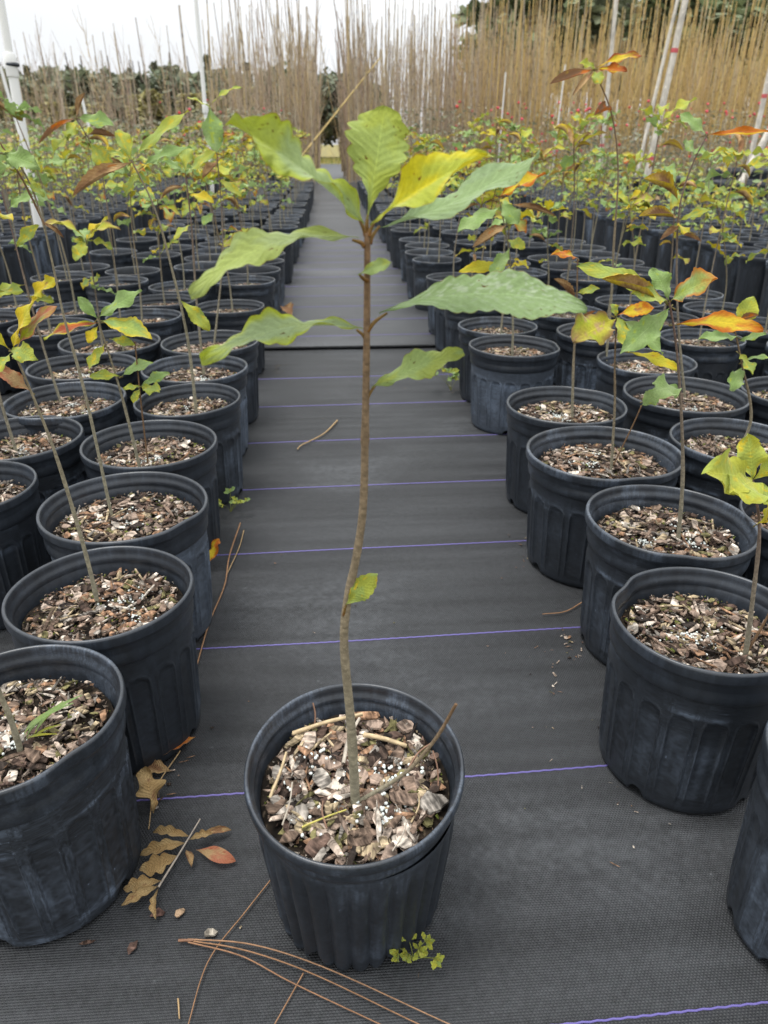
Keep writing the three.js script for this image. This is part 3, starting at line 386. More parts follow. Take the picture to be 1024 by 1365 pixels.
const NMAIN = { A: { N: [0.45, 0.62, 0.64], bow: 0.05, fold: 0.45, wave: 0.26, wn: 1.5, tw: -0.3, teeth: 9, td: 0.28 }, B: { N: [0.15, 0.25, 0.95], bow: 0.03, fold: 0.12, wave: 0.08, peak: 1.9, teeth: 8, td: 0.19, tw: 0.1 }, C: { N: [-0.4, 0.62, 0.68], bow: 0.05, fold: 0.45, wave: 0.16, wn: 1.7, tw: 0.25, teeth: 8 }, D: { N: [-0.35, 0.86, 0.36], bow: -0.05, fold: 0.15, wave: 0.12, teeth: 12 },
  E: { N: [-0.25, 0.88, 0.40], bow: 0.13, fold: 0.15, wave: 0.14, wn: 2.4, tw: 0.35, teeth: 9, td: 0.24 }, F: { N: [-0.1, 0.9, 0.42], bow: 0.11, fold: 0.2, wave: 0.2, wn: 2.2, tw: 0.2, teeth: 8, td: 0.28 }, G: { N: [0, 0.86, 0.5], bow: 0.11, fold: 0.12, wave: 0.05, teeth: 14, wn: 3, main: 1 }, H: { N: [-0.2, 0.72, 0.66], bow: 0.05, fold: 0.1, wave: 0.18, teeth: 7, td: 0.17 }, I: { N: [0, 0.6, 0.8], bow: 0.06, teeth: 5 }, J: { N: [-0.4, 0.3, 0.85], fold: 0.1, teeth: 8, bow: 0.08 } };
const PETFROM = { A: [0.023, 0.742, -0.534], B: [0.024, 0.745, -0.536], C: [0.025, 0.742, -0.533], D: [0.026, 0.737, -0.535], E: [0.022, 0.735, -0.533], F: [0.0225, 0.666, -0.533], G: [0.0235, 0.676, -0.533], H: [0.0215, 0.622, -0.533], I: [0.0235, 0.712, -0.532], J: [-0.0005, 0.424, -0.532] };
seed(301);
for (const [key, [x, z, r]] of Object.entries(POTS)) {
  if (key === 'C') continue;
  const y = floorY(z), d = Math.hypot(x, z), spec = SAPS[key];
  const root = thing('potted_oak_sapling', LABEL[key] ?? 'potted oak sapling in the second rank behind the aisle pots, its stem hidden among leaves', 'sapling', x, y, z, 'potted oak saplings in black pots');
  addPot.mat = { L1c: potMats[3], R5: potMats[3], L1f: potMats[3], R1: potMats[1], R0: potMats[1], L1b: potMats[0] }[key];
  addPot(root, 0, r / 0.14, d < 1.5 ? 60 : d < 2.0 ? 24 : 0);
  if (spec) {
    spec.stems.forEach((pl, i) => stemMesh(root, pl, [x, y, z], i === 0));
    for (const [b, t, w, k] of spec.leaves) { const dry = KIND[k][6]; mesh('leaf', leafGeo([b[0] - x, b[1] - y, b[2] - z], [t[0] - x, t[1] - y, t[2] - z], w * 0.98, k, { N: [R(-0.3, 0.3), R(0.5, 0.9), R(0.45, 0.8)], bow: R(0.02, 0.1), fold: R(0.1, 0.3), wave: R(0.08, 0.18), curl: dry || k === 'OB' ? R(1.5, 2.4) : 0, tw: R(-0.4, 0.4), nu: 26, nv: 10 }), matOf(k), root); }
  } else if (key !== 'R0' && key !== 'L2z') growSapling(root, 0, 1, null);
}
function growSapling(root, lod, hs = 1, stemless) {
  const H = R(0.34, 0.66) * hs, lx = R(-0.09, 0.05) * hs, lz = R(-0.06, 0.06), bx = R(-0.02, 0.02), bz = R(-0.02, 0.02), P = lod === 0 ? POOL_HI : lod === 1 ? POOL_HI : POOL_LO;
  const pts = [0, 0.3, 0.65, 1].map((t) => [bx + lx * t * t + R(-0.006, 0.006), SOILY - 0.01 + H * t, bz + lz * t * t + R(-0.006, 0.006)]);
  mesh('stem', tube(pts, R(0.0030, 0.0040), 0.0013, [GREYBARK, pick([BARK, TWIG, PURPLE])], { radial: lod < 2 ? 6 : 4, segs: lod < 2 ? 16 : 6, knob: 0.3, uvLen: 0.12 }), stemMat, root);
  const n = lod === 2 ? 9 + Math.floor(rnd() * 4) : 11 + Math.floor(rnd() * 6), tone = rnd();
  for (let i = 0; i < n; i++) {
    const low = i > n * 0.55, t = low ? R(0.5, 0.92) : R(0.93, 1), a = i * 2.4 + R(-0.5, 0.5), el = R(-0.5, 0.6), L = R(0.062, 0.122) * (low ? 0.85 : 1);
    let leaf = pick(P); if (tone < 0.35 && rnd() < 0.7) leaf = P[[1, 4, 13, 0, 2][Math.floor(rnd() * 5)]]; else if (tone > 0.8 && rnd() < 0.6) leaf = P[[3, 5, 14, 6, 12][Math.floor(rnd() * 5)]];
    const m = mesh('leaf', leaf.g, matOf(leaf.k), root); m.scale.set(L, L, L * R(0.85, 1.15)); const k = Math.min(3, t * 3), i0 = Math.min(2, Math.floor(k)), f = k - i0;
    m.position.set(...mix3(pts[i0], pts[i0 + 1], f)); m.rotation.set(R(-0.5, 0.5), a, el, 'YZX');
  }
  return [H < 0.44 ? 'short' : H < 0.6 ? 'medium' : 'tall', tone < 0.35 ? 'mostly green' : tone > 0.8 ? 'yellow and brown' : 'mixed green and yellow'];
}
addPot.mat = null;
// the sapling standing alone in the aisle, in a fluted pot
{
  seed(17);
  const [x, z] = [0.006, -0.563], root = thing('potted_oak_sapling', 'large-leaved oak sapling in a fluted black pot standing alone in the aisle', 'sapling', x, 0, z);
  const H = 0.213, RT = 0.116, RB = 0.094, ys = [0, 0.004, 0.009, 0.014, 0.02, 0.03, 0.06, 0.10, 0.14, 0.165, 0.175, 0.18], nF = 30, n = nF * 10;
  const wall = grid(n, ys.length - 1, (u, v, i, j) => {
    const a = u * Math.PI * 2; let y = ys[j], r = RB + (RT - 0.007 - RB) * y / 0.18; const q = (u * nF) % 1, fl = Math.pow(Math.abs(Math.sin(Math.PI * q)), 0.8);
    r += (0.0062 * fl - 0.004) * smooth(0.178, 0.14, y); if (j === 0) r -= 0.002; r += 0.001 * Math.sin(3 * a + 1 + y * 12);
    if (y < 0.02) y = Math.max(y, 0.0055 * (1 - fl) * 1.0);
    const hole = mod(u - 0.667, 1), hx = Math.abs(hole < 0.5 ? hole : hole - 1) / 0.020; if (hx < 1 && y < 0.019) y = Math.max(y, 0.018 * Math.sqrt(1 - hx * hx) + 0.001 * Math.sin(a * 90));
    const h2 = Math.abs(mod(u - 0.80 + 0.5, 1) - 0.5) / 0.02; if (h2 < 1 && y < 0.012) y = Math.max(y, 0.011 * Math.sqrt(1 - h2 * h2));
    return [Math.cos(a) * r, y, -Math.sin(a) * r * (1 + 0.1 * smooth(0.02, 0.18, y))];
  }, null, true);
  const pot = mesh('pot', wall, potMats[0], root);
  const prof = [[0.1085, 0.180], [0.1098, 0.183], [0.1105, 0.188], [0.1102, 0.194], [0.1108, 0.197], [0.1142, 0.199], [0.116, 0.2015], [0.1166, 0.206], [0.116, 0.2115], [0.1145, 0.2135], [0.1125, 0.2132], [0.1112, 0.211], [0.1106, 0.206], [0.1103, 0.2005], [0.1070, 0.199], [0.1066, 0.193], [0.1082, 0.191], [0.1048, 0.188], [0.1045, 0.182], [0.1026, 0.180], [0.102, 0.170], [0.10, 0.14]];
  const rim = mesh('rim', grid(140, prof.length - 1, (u, v, i, j) => { const a = u * Math.PI * 2, w = 1 + 0.008 * Math.sin(2 * a + 0.4) + 0.004 * Math.sin(3 * a + 2) + (j > 6 && j < 13 ? 0.0015 * (noise(u * 60, j, 60) - 0.5) : 0); return [Math.cos(a) * prof[j][0] * w, prof[j][1] + 0.0014 * Math.sin(2 * a + 2.2), -Math.sin(a) * prof[j][0] * w]; }, null, true), rimMats[1], pot); rim.scale.z = 1.1;
  const SY = 0.179, SR = 0.1022, soil = mesh('mulch', soilDisc(SR, SY, 60, 0.014, 8), soilMat, root); soil.scale.z = 1.095;
  const base = mesh('bark_litter', litterGeo(SR, SY, 300), chipMat, soil); base.userData.kind = 'stuff';
  for (let i = 0; i < 240; i++) { const g = pick(CHIPS), c = mesh('bark_chip', g, chipMat, soil); c.applyMatrix4(chipPose(SR, SY + 0.004, g, 0.5)); }
  seed(18); const pg = []; const cl = [[0.033, 0.047, 0.011, 34], [0.055, -0.005, 0.02, 22], [-0.045, -0.03, 0.022, 22], [0.02, 0.0, 0.05, 40], [-0.02, 0.015, 0.06, 24], [0.03, -0.002, 0.012, 14]];
  for (const [cx, cz, cr, cn] of cl) for (let i = 0; i < cn; i++) { const a = rnd() * 6.28, q = Math.sqrt(rnd()) * cr, px = cx + Math.cos(a) * q, pz = cz + Math.sin(a) * q; if (Math.hypot(px, pz) > 0.098) continue; const g = prillGeo.clone(); g.scale(R(0.85, 1.15), R(0.8, 1.1), R(0.85, 1.15)); g.translate(px, SY + R(0.004, 0.010), pz); pg.push(g); }
  mesh('fertilizer_beads', mergeGeometries(pg), prillMat, soil).userData.kind = 'stuff';
  const straw = (a, b, r, c) => mesh('straw', tube([a, [(a[0] + b[0]) / 2 + R(-0.004, 0.004), (a[1] + b[1]) / 2 + 0.003, (a[2] + b[2]) / 2], b], r, r * 0.8, c, { radial: 5, segs: 8 }), stemMat, soil);
  const ST = [0.52, 0.40, 0.24], DK = [0.26, 0.15, 0.10], PL = [0.50, 0.44, 0.36];
  straw([-0.07, SY + 0.012, -0.062], [0.012, SY + 0.02, -0.078], 0.0026, ST); straw([0.012, SY + 0.012, -0.055], [0.06, SY + 0.012, -0.036], 0.003, ST); straw([-0.012, SY + 0.011, -0.018], [0.008, SY + 0.022, -0.07], 0.0024, PL);
  straw([-0.055, SY + 0.01, 0.055], [-0.01, SY + 0.012, 0.04], 0.0011, [0.5, 0.44, 0.12]); straw([-0.09, SY + 0.01, 0.02], [-0.075, SY + 0.018, -0.03], 0.002, ST); straw([-0.03, SY + 0.01, 0.058], [-0.034, SY + 0.014, 0.03], 0.0011, DK);
  straw([0.06, SY + 0.01, -0.01], [0.088, SY + 0.016, -0.035], 0.0013, DK); straw([0.03, SY + 0.01, 0.09], [0.05, SY + 0.02, 0.062], 0.0008, PL); straw([-0.045, SY + 0.01, -0.07], [-0.046, SY + 0.035, -0.084], 0.0012, DK); straw([0.088, SY + 0.008, 0.02], [0.086, SY + 0.03, -0.012], 0.001, DK); straw([0.055, SY + 0.008, 0.055], [0.066, SY + 0.014, 0.03], 0.0011, ST); straw([-0.075, SY + 0.008, 0.05], [-0.066, SY + 0.022, 0.012], 0.001, PL);
  for (const [px, pz, l, w, h, ci, tr] of [[-0.062, -0.058, 0.062, 0.012, 0.006, 5, 0.9], [-0.008, -0.048, 0.042, 0.011, 0.005, 1, -0.9], [0.082, 0.034, 0.036, 0.028, 0.004, 9, 0.4], [0.052, 0.028, 0.042, 0.024, 0.004, 6, 0.2], [0.028, -0.03, 0.028, 0.022, 0.007, 3, 0.6], [0.06, -0.068, 0.03, 0.022, 0.005, 1, 0.5], [-0.04, 0.075, 0.036, 0.022, 0.004, 4, 0.7], [0.005, 0.066, 0.04, 0.022, 0.003, 0, 0.2], [-0.035, 0.0, 0.036, 0.026, 0.003, 9, 2.0], [0.03, 0.09, 0.034, 0.02, 0.006, 1, 1.1], [-0.083, 0.028, 0.03, 0.02, 0.003, 0, 1.2], [0.02, 0.028, 0.032, 0.026, 0.003, 6, 0.3], [-0.06, -0.01, 0.036, 0.011, 0.006, 2, -0.9], [0.02, -0.086, 0.04, 0.018, 0.004, 10, 0.2]]) {
    const c = mesh('bark_chip', chipGeo(l, w, h, CHIPC[ci]), chipMat, soil); c.position.set(px, SY + 0.008, pz); c.rotation.set(R(-0.3, 0.3), tr, R(-0.3, 0.3));
  }
  SAPS.C.stems.forEach((pl, i) => stemMesh(root, pl, [x, 0, z], i === 0, true));
  for (const [b, t, w, k] of SAPS.C.leaves) mesh('leaf', leafGeo([b[0] - x, b[1], b[2] - z], [t[0] - x, t[1], t[2] - z], w * 1, { I: 'H_', J: 'YG' }[k] ?? k + '_', { nu: 96, nv: 24, ...NMAIN[k], pet: 0.1, petFrom: [PETFROM[k][0] - x, PETFROM[k][1], PETFROM[k][2] - z] }), bigLeafMat, root);
}
// the further ranks of both oak blocks
seed(77);
const placedPots = Object.values(POTS).map(([x, z, r]) => [x, z, r]);
const oakSpots = [];
for (const [xs, sgn] of [[[-0.385, -0.67, -0.955, -1.235], -1], [[0.548, 0.868, 1.16, 1.45], 1]]) xs.forEach((x, ri) => {
  for (let k = 0; k < 46; k++) { const z = -0.5 - (ri % 2) * 0.14 - k * 0.288 + R(-0.015, 0.015), xx = x + R(-0.015, 0.015); if (z < -12.7 || placedPots.some(([a, b, r]) => Math.hypot(a - xx, b - z) < r + 0.145)) continue; if (!inView(xx, 0.3, z, 1.3, 1.3) && !inView(xx, 0.9, z, 1.2, 1.2)) continue; oakSpots.push([xx, z, sgn, ri]); placedPots.push([xx, z, 0.138]); }
});
oakSpots.sort((a, b) => b[1] - a[1]);
oakSpots.forEach(([x, z, sgn, ri]) => {
  const lod = z > -3.6 ? 0 : z > -6.5 ? 1 : 2;
  const root = thing('potted_oak_sapling', sgn < 0 ? 'potted oak sapling in the ranks beside the white irrigation riser' : 'potted oak sapling in the ranks on the side of the large tree tubs', 'sapling', x, floorY(z), z, sgn < 0 ? 'oak saplings ranked beside the white riser' : 'oak saplings ranked beside the tree tubs');
  addPot(root, lod, R(0.92, 0.985), 0); const [size, tone] = growSapling(root, lod, R(0.85, 1.25));
  root.userData.label = size + ' oak sapling, ' + tone + ' leaves, ' + ['first', 'second', 'third', 'fourth'][ri] + ' rank from the aisle, ' + (sgn < 0 ? 'riser side' : 'tub side');
});
console.log('oak saplings', oakSpots.length + Object.keys(POTS).length);
// ------------------------------------------------------------------ neighbouring blocks: taller pots with young trees
const tallCache = {};
function tallPot(lod) {
  if (tallCache[lod]) return tallCache[lod];
  const n = lod ? 24 : 72, prof = [[0.100, 0], [0.103, 0.006], [0.113, 0.24], [0.1165, 0.244], [0.1175, 0.262], [0.122, 0.266], [0.1225, 0.282], [0.119, 0.285], [0.116, 0.28], [0.114, 0.25], [0.112, 0.22]];
  return tallCache[lod] = grid(n, prof.length - 1, (u, v, i, j) => { const a = u * Math.PI * 2, r = prof[j][0] + (j === 1 || j === 2 ? 0.0012 * Math.sign(Math.sin(a * 12)) * (lod ? 0 : 1) : 0); return [Math.cos(a) * r, prof[j][1], -Math.sin(a) * r]; }, null, true);
}
const tallSoil = soilDisc(0.113, 0.25, 14, 0.006, 9);
seed(131);
function youngTree(name, rank, side, group, x, z, lod, s = 1) {
  const root = thing(name, 'young tree', 'potted tree', x, -0.004, z, group);
  mesh('pot', tallPot(lod), potMats[Math.floor(rnd() * 3)], root).rotation.y = rnd() * 6; mesh('soil', tallSoil, soilMat, root);
  const H = R(0.25, 0.6) * s, lx = R(-0.08, 0.08), lz = R(-0.08, 0.08), pts = [0, 0.5, 1].map((t) => [lx * t * t, 0.245 + H * t, lz * t * t]);
  mesh('stem', tube(pts, 0.0045, 0.002, [GREYBARK, TWIG], { radial: 4, segs: 6 }), stemMat, root);
  const n = Math.round((7 + rnd() * 5) * (s < 1 ? 0.55 : 0.8));
  for (let i = 0; i < n; i++) { const t = R(0.3, 1), leaf = rnd() < 0.7 ? POOL_LO[[0, 1, 2, 4, 7, 13, 15][Math.floor(rnd() * 7)]] : pick(POOL_LO), L = R(0.05, 0.11), m = mesh('leaf', leaf.g, matOf(leaf.k), root); m.scale.set(L, L, L * R(0.8, 1.2)); m.position.set(lx * t * t, 0.245 + H * t, lz * t * t); m.rotation.set(R(-0.6, 0.6), rnd() * 6.3, R(-0.4, 0.7), 'YZX'); }
  const size = H / s < 0.38 ? 'short' : H / s < 0.49 ? 'medium' : 'tall', lean = Math.abs(lx) < 0.03 ? 'upright' : lx < 0 ? 'riserward leaning' : 'tubward leaning';
  root.userData.label = size + ' young tree, stem ' + lean + ', deep black pot, ' + (RANK[rank] ?? 'inner') + ' rank beyond gap, ' + side + ' side';
}
const RANK = ['first', 'second', 'third', 'fourth', 'fifth', 'sixth'];
const beyond = [];
for (const [x0, dir, side] of [[-1.93, -1, 'riser'], [2.25, 1, 'tubs']]) {
  for (let c = 0; c < 34; c++) for (let k = 0; k < 46; k++) {
    const x = x0 + dir * (c * 0.27) + R(-0.02, 0.02), z = -2.2 - (c % 2) * 0.13 - k * 0.265 + R(-0.02, 0.02);
    if (z < -13.6 || Math.hypot(x - 4.62, z + 8.3) < 0.66 || Math.hypot(x - 5.5, z + 10.2) < 0.66 || Math.hypot(x + 2.04, z + 5.5) < 0.15 || (x > 3.5 && z < -7.6 && z > -10.6)) continue;
    if (!inView(x, 0.3, z, 1.08, 1.1)) continue; beyond.push([x, z, side, c]);
  }
}
beyond.sort((a, b) => (a[3] * 0.9 - a[1] * 0.35) - (b[3] * 0.9 - b[1] * 0.35));
let nY = 0; const rest = [];
for (const [x, z, side, c] of beyond) {
  if (nY < 230) { nY++; youngTree('potted_young_tree', c, side === 'riser' ? 'riser' : 'tub', side === 'riser' ? 'tall pots beside the riser' : 'tall pots beside the tree tubs', x, z, z > -5.5 ? 0 : 1, side === 'riser' ? 1.25 : 0.72); } else rest.push([x, z, side]);
}
// the mass of pots and leaves behind them, too far to tell apart
function inst(name, geo, mat, n, put, label, category) {
  const im = new THREE.InstancedMesh(geo, mat, n), c = new THREE.Color(); im.castShadow = im.receiveShadow = true;
  for (let i = 0; i < n; i++) { const col = put(i, dummy); dummy.updateMatrix(); im.setMatrixAt(i, dummy.matrix); if (col) im.setColorAt(i, c.setRGB(...col)); }
  im.name = numbered(name); scene.add(im); return tag(im, label, category, null, 'stuff');
}
const up = (d, x, y, z, s = 1) => { d.position.set(x, y, z); d.rotation.set(0, rnd() * 6.28, 0); d.scale.setScalar(s); };
inst('distant_pots', tallPot(1), potMats[1], rest.length, (i, d) => up(d, rest[i][0], -0.006, rest[i][1]), 'mass of tall black pots deep inside the neighbouring blocks', 'pots');
const leafBit = grid(3, 2, (u, v) => { const s = v * 2 - 1, w = Math.sin(Math.PI * Math.min(1, u * 0.9 + 0.08)) * 0.24; return [u, 0.1 * Math.sin(u * 3) + 0.05 * Math.abs(s), s * w]; });
const bitMat = new THREE.MeshPhysicalMaterial({ color: 0xffffff, roughness: 0.97, transmission: 0.3, thickness: 0, side: THREE.DoubleSide });
const LEAFC = [[0.24, 0.30, 0.10], [0.30, 0.35, 0.09], [0.20, 0.27, 0.12], [0.36, 0.36, 0.07], [0.42, 0.34, 0.05], [0.16, 0.22, 0.10], [0.26, 0.17, 0.08]];
const wild = (d) => d.rotation.set(R(-1, 1), rnd() * 6.28, R(-0.9, 0.9));
inst('distant_leaves', leafBit, bitMat, rest.length * 8, (i, d) => { const p = rest[Math.floor(i / 8)]; d.position.set(p[0] + R(-0.07, 0.07), 0.30 + (p[2] === 'riser' ? R(0, 0.62) : Math.pow(rnd(), 3) * 0.3), p[1] + R(-0.07, 0.07)); wild(d); d.scale.setScalar(R(0.05, 0.11)); return pick(LEAFC); }, 'mass of green and yellow leaves over the neighbouring blocks', 'leaves');
const stickGeo = new THREE.CylinderGeometry(0.0025, 0.0042, 0.62, 4).translate(0, 0.31, 0);
inst('distant_stems', stickGeo, new THREE.MeshStandardMaterial({ color: new THREE.Color().setRGB(0.22, 0.19, 0.14), roughness: 0.9 }), rest.length, (i, d) => { d.position.set(rest[i][0], 0.25, rest[i][1]); d.rotation.set(R(-0.1, 0.1), 0, R(-0.1, 0.1)); d.scale.setScalar(R(0.7, 1.2)); }, 'mass of thin young stems over the neighbouring blocks', 'stems');

// ------------------------------------------------------------------ bamboo canes, flowering shrubs and their pots
seed(211);
const caneTex = tex(64, 256, (u, v) => { const y = v * 12, f = Math.abs(y - Math.round(y)); const k = 0.82 + 0.25 * (fbm(u * 4, v * 60, 4, 60, 2, 3) - 0.5) - (f < 0.04 ? 0.28 : 0); return [k, k * 0.98, k * 0.94]; });
const caneMat = new THREE.MeshStandardMaterial({ color: 0xffffff, map: caneTex, roughness: 0.6 });
function caneGeo(r, L, rad, nodes) {   // cane with swollen nodes
  const prof = []; for (let i = 0; i <= nodes; i++) { const y = L * i / nodes, k = 1 - 0.45 * i / nodes; if (i) prof.push([r * k * 0.98, y - 0.02]); prof.push([r * k * 1.16, y]); if (i < nodes) prof.push([r * k * 0.98, y + 0.02]); }
  return grid(rad, prof.length - 1, (u, v, i, j) => [Math.cos(u * 6.2832) * prof[j][0], prof[j][1], -Math.sin(u * 6.2832) * prof[j][0]], null, true);
}
const CANES = [caneGeo(0.011, 3.0, 6, 10), caneGeo(0.0135, 3.2, 6, 9), caneGeo(0.009, 2.7, 6, 11)], caneFar = new THREE.CylinderGeometry(0.0065, 0.011, 3, 5).translate(0, 1.5, 0);
const GOLD = [[0.74, 0.54, 0.19], [0.66, 0.47, 0.18], [0.78, 0.60, 0.25], [0.55, 0.38, 0.15], [0.70, 0.58, 0.36]], PALEC = [[0.56, 0.47, 0.35], [0.47, 0.39, 0.28], [0.62, 0.54, 0.43], [0.38, 0.30, 0.21], [0.60, 0.47, 0.25]];
const caneMats = { gold: GOLD.map((c) => { const m = caneMat.clone(); m.color.setRGB(...c); return m; }), pale: PALEC.map((c) => { const m = caneMat.clone(); m.color.setRGB(...c); return m; }) };
const caneSpots = [];
const addCanes = (x0, x1, z0, z1, sx, sz, kind, lean, hs, keep = 1, bias = 0) => { for (let x = x0; x < x1; x += sx) for (let z = z0; z > z1; z -= sz) { const xx = x + R(-0.4, 0.4) * sx, zz = z + R(-0.4, 0.4) * sz; if (rnd() > keep || !inView(xx, 0.8, zz, 1.12, 1.2)) continue; caneSpots.push([xx, zz, kind, R(-lean, lean), R(-lean, lean) + bias * R(0, 1), hs * R(0.68, 1.16)]); } };
addCanes(0.40, 4.0, -15.0, -23, 0.22, 0.5, 'pale', 0.06, 0.98); addCanes(0.34, 0.9, -15.0, -23, 0.14, 0.5, 'pale', 0.05, 0.95, 1, 0.16); addCanes(3.0, 15.5, -15.0, -23, 0.22, 0.4, 'gold', 0.05, 1.02);
addCanes(-2.2, -0.35, -15.2, -22, 0.22, 0.55, 'pale', 0.085, 1.02); addCanes(-0.9, -0.28, -15.0, -23, 0.14, 0.5, 'pale', 0.05, 0.95, 1, -0.2); addCanes(-12, -2.0, -16, -27, 0.40, 0.7, 'pale', 0.05, 0.84, 0.42);
caneSpots.sort((a, b) => b[1] - a[1]);
const caneThings = [], caneMass = []; let nL = 0, nR = 0, nC = 0;
for (const s of caneSpots) { const reg = s[0] > 3 ? 0 : s[0] > -2.4 ? 1 : 2; if (reg === 0 && nR < 120) { nR++; caneThings.push(s); } else if (reg === 1 && nC < 100) { nC++; caneThings.push(s); } else if (reg === 2 && nL < 75) { nL++; caneThings.push(s); } else caneMass.push(s); }
const TONE = { gold: ['golden', 'tawny', 'bright straw', 'dark honey', 'pale straw'], pale: ['pale grey tan', 'dull tan', 'whitish', 'brown', 'yellow tan'] };
for (const [x, z, kind, ax, az, hs] of caneThings) {
  const ci = Math.floor(rnd() * 5), gi = Math.floor(rnd() * 3), m = mesh('bamboo_cane', CANES[gi], caneMats[kind][ci], scene); m.position.set(x, 0.12, z); m.rotation.set(ax, rnd() * 6, az); m.scale.set(1.1, hs, 1.1);
  const how = (hs * [3, 3.2, 2.7][gi] > 2.9 ? 'tall ' : 'short ') + ['slim ', 'thick ', 'thin '][gi] + TONE[kind][ci] + ' bamboo cane', lean = Math.abs(az) < 0.025 ? 'upright' : az > 0 ? 'tilted to the riser side' : 'tilted to the tub side';
  tag(m, how + ', ' + lean + (x > 3 ? ', fronting the dense thicket' : x > -2.4 ? ', beside the aisle end' : ', before the far hedgerow'), 'cane', x > 3 ? 'front canes of the golden thicket' : x > -2.4 ? 'pale canes beside the aisle end' : 'canes in front of the hedgerow');
}
inst('bamboo_thicket', caneFar, caneMat, caneMass.length, (i, d) => { const s = caneMass[i]; d.position.set(s[0], 0.1, s[1]); d.rotation.set(s[3], rnd() * 6, s[4]); d.scale.set(1.25, s[5], 1.25); return pick(s[2] === 'gold' ? GOLD : PALEC); }, 'dense thicket of bamboo canes staking the rows beyond', 'canes');
{ // the one cane that has fallen across the gap
  const a = V(-0.55, 0.55, -14.9), b = V(0.90, 2.1, -15.0), m = mesh('bamboo_cane', CANES[1], caneMats.gold[2], scene); m.position.copy(a); m.quaternion.setFromUnitVectors(V(0, 1, 0), b.clone().sub(a).normalize()); m.scale.set(1.5, 0.68, 1.5); tag(m, 'thick golden cane slanting across the gap at the aisle end', 'cane');
}
// twiggy growth among the canes
const twigGeo = new THREE.CylinderGeometry(0.002, 0.005, 1, 4).translate(0, 0.5, 0);
inst('bare_twigs', twigGeo, new THREE.MeshStandardMaterial({ color: 0xffffff, roughness: 0.9 }), 3600, (i, d) => { const s = caneSpots[Math.floor(rnd() * caneSpots.length)]; d.position.set(s[0] + R(-0.1, 0.1), R(0.2, 1.9), s[1] + R(-0.1, 0.1)); d.rotation.set(R(-0.45, 0.45), rnd() * 6, R(-0.45, 0.45)); d.scale.set(1, R(0.4, 1.2), 1); return pick(s[0] > 3 ? [[0.52, 0.38, 0.17], [0.44, 0.32, 0.15], [0.36, 0.27, 0.17]] : [[0.34, 0.23, 0.15], [0.44, 0.33, 0.21], [0.42, 0.32, 0.15], [0.30, 0.24, 0.19]]); }, 'tangle of bare brown twigs among the bamboo canes', 'twigs');
// bare young trees with forked branches standing between the canes
const bareGeo = (() => { const gs = [tube([[0, 0, 0], [0.02, 1.1, 0.01], [-0.02, 2.1, 0], [0.01, 2.9, 0.02]], 0.011, 0.003, [1, 1, 1], { radial: 5, segs: 8 })]; for (let i = 0; i < 9; i++) { const y = 0.9 + i * 0.2, a = i * 2.4, l = 0.75 - i * 0.05; gs.push(tube([[0, y, 0], [Math.cos(a) * l * 0.22, y + l * 0.45, Math.sin(a) * l * 0.22], [Math.cos(a) * l * 0.36, y + l, Math.sin(a) * l * 0.36]], 0.005, 0.0016, [1, 1, 1], { radial: 4, segs: 4 })); gs.push(tube([[Math.cos(a) * l * 0.2, y + l * 0.4, Math.sin(a) * l * 0.2], [Math.cos(a + 0.9) * l * 0.36, y + l * 0.72, Math.sin(a + 0.9) * l * 0.36]], 0.003, 0.0012, [1, 1, 1], { radial: 4, segs: 3 })); } return mergeGeometries(gs); })();
inst('bare_saplings', bareGeo, new THREE.MeshStandardMaterial({ color: 0xffffff, vertexColors: true, roughness: 0.9 }), 300, (i, d) => { const s = caneSpots[Math.floor(rnd() * caneSpots.length)]; up(d, s[0] + R(-0.1, 0.1), 0.1, s[1] + R(-0.1, 0.1), R(0.75, 1.08)); d.rotation.x = R(-0.06, 0.06); d.rotation.z = R(-0.06, 0.06); return pick(s[0] > 3 ? [[0.55, 0.40, 0.17], [0.48, 0.34, 0.16], [0.42, 0.31, 0.2]] : [[0.36, 0.27, 0.20], [0.46, 0.38, 0.30], [0.30, 0.21, 0.16], [0.44, 0.33, 0.18]]); }, 'bare young trees with forked twigs crowded among the canes', 'saplings');
// shrubs with red blooms at the canes' feet
const SHRUB = [[0.17, 0.19, 0.12], [0.21, 0.22, 0.14], [0.14, 0.16, 0.09], [0.26, 0.25, 0.15], [0.26, 0.20, 0.12]];
const shrubArea = () => { const q = rnd(); if (q < 0.52) return [R(1.0, 15.5), R(-14.4, -20)]; if (q < 0.62) return [R(-2.6, -0.75), R(-14.6, -20)]; return [R(-10, -1.2), R(-14.2, -22)]; };
inst('shrub_foliage', leafBit, bitMat, 30000, (i, d) => { const [x, z] = shrubArea(); d.position.set(x, 0.22 + Math.pow(rnd(), 1.5) * (x < -2.6 ? 1.0 : 1.15), z); wild(d); d.scale.setScalar(R(0.05, 0.10)); return pick(SHRUB); }, 'grey green foliage of the shrub rows under the canes', 'shrubs');
const bloom = new THREE.IcosahedronGeometry(0.03, 1); { const p = bloom.attributes.position; for (let i = 0; i < p.count; i++) { const k = 0.75 + 0.5 * hash(Math.round(p.getX(i) * 900), Math.round(p.getY(i) * 900), Math.round(p.getZ(i) * 900)); p.setXYZ(i, p.getX(i) * k, p.getY(i) * k * 0.8, p.getZ(i) * k); } bloom.computeVertexNormals(); }
inst('red_blooms', bloom, new THREE.MeshStandardMaterial({ color: 0xffffff, roughness: 0.7 }), 300, (i, d) => { const q = rnd(), x = q < 0.93 ? R(2.2, 12) : R(-3, -0.8), z = R(-13.9, -14.9); d.position.set(x, R(0.45, 1.45), z); wild(d); d.scale.setScalar(R(0.45, 0.95)); return pick([[0.50, 0.03, 0.04], [0.40, 0.03, 0.05], [0.55, 0.07, 0.09]]); }, 'scatter of small red blooms over the shrub rows', 'flowers');
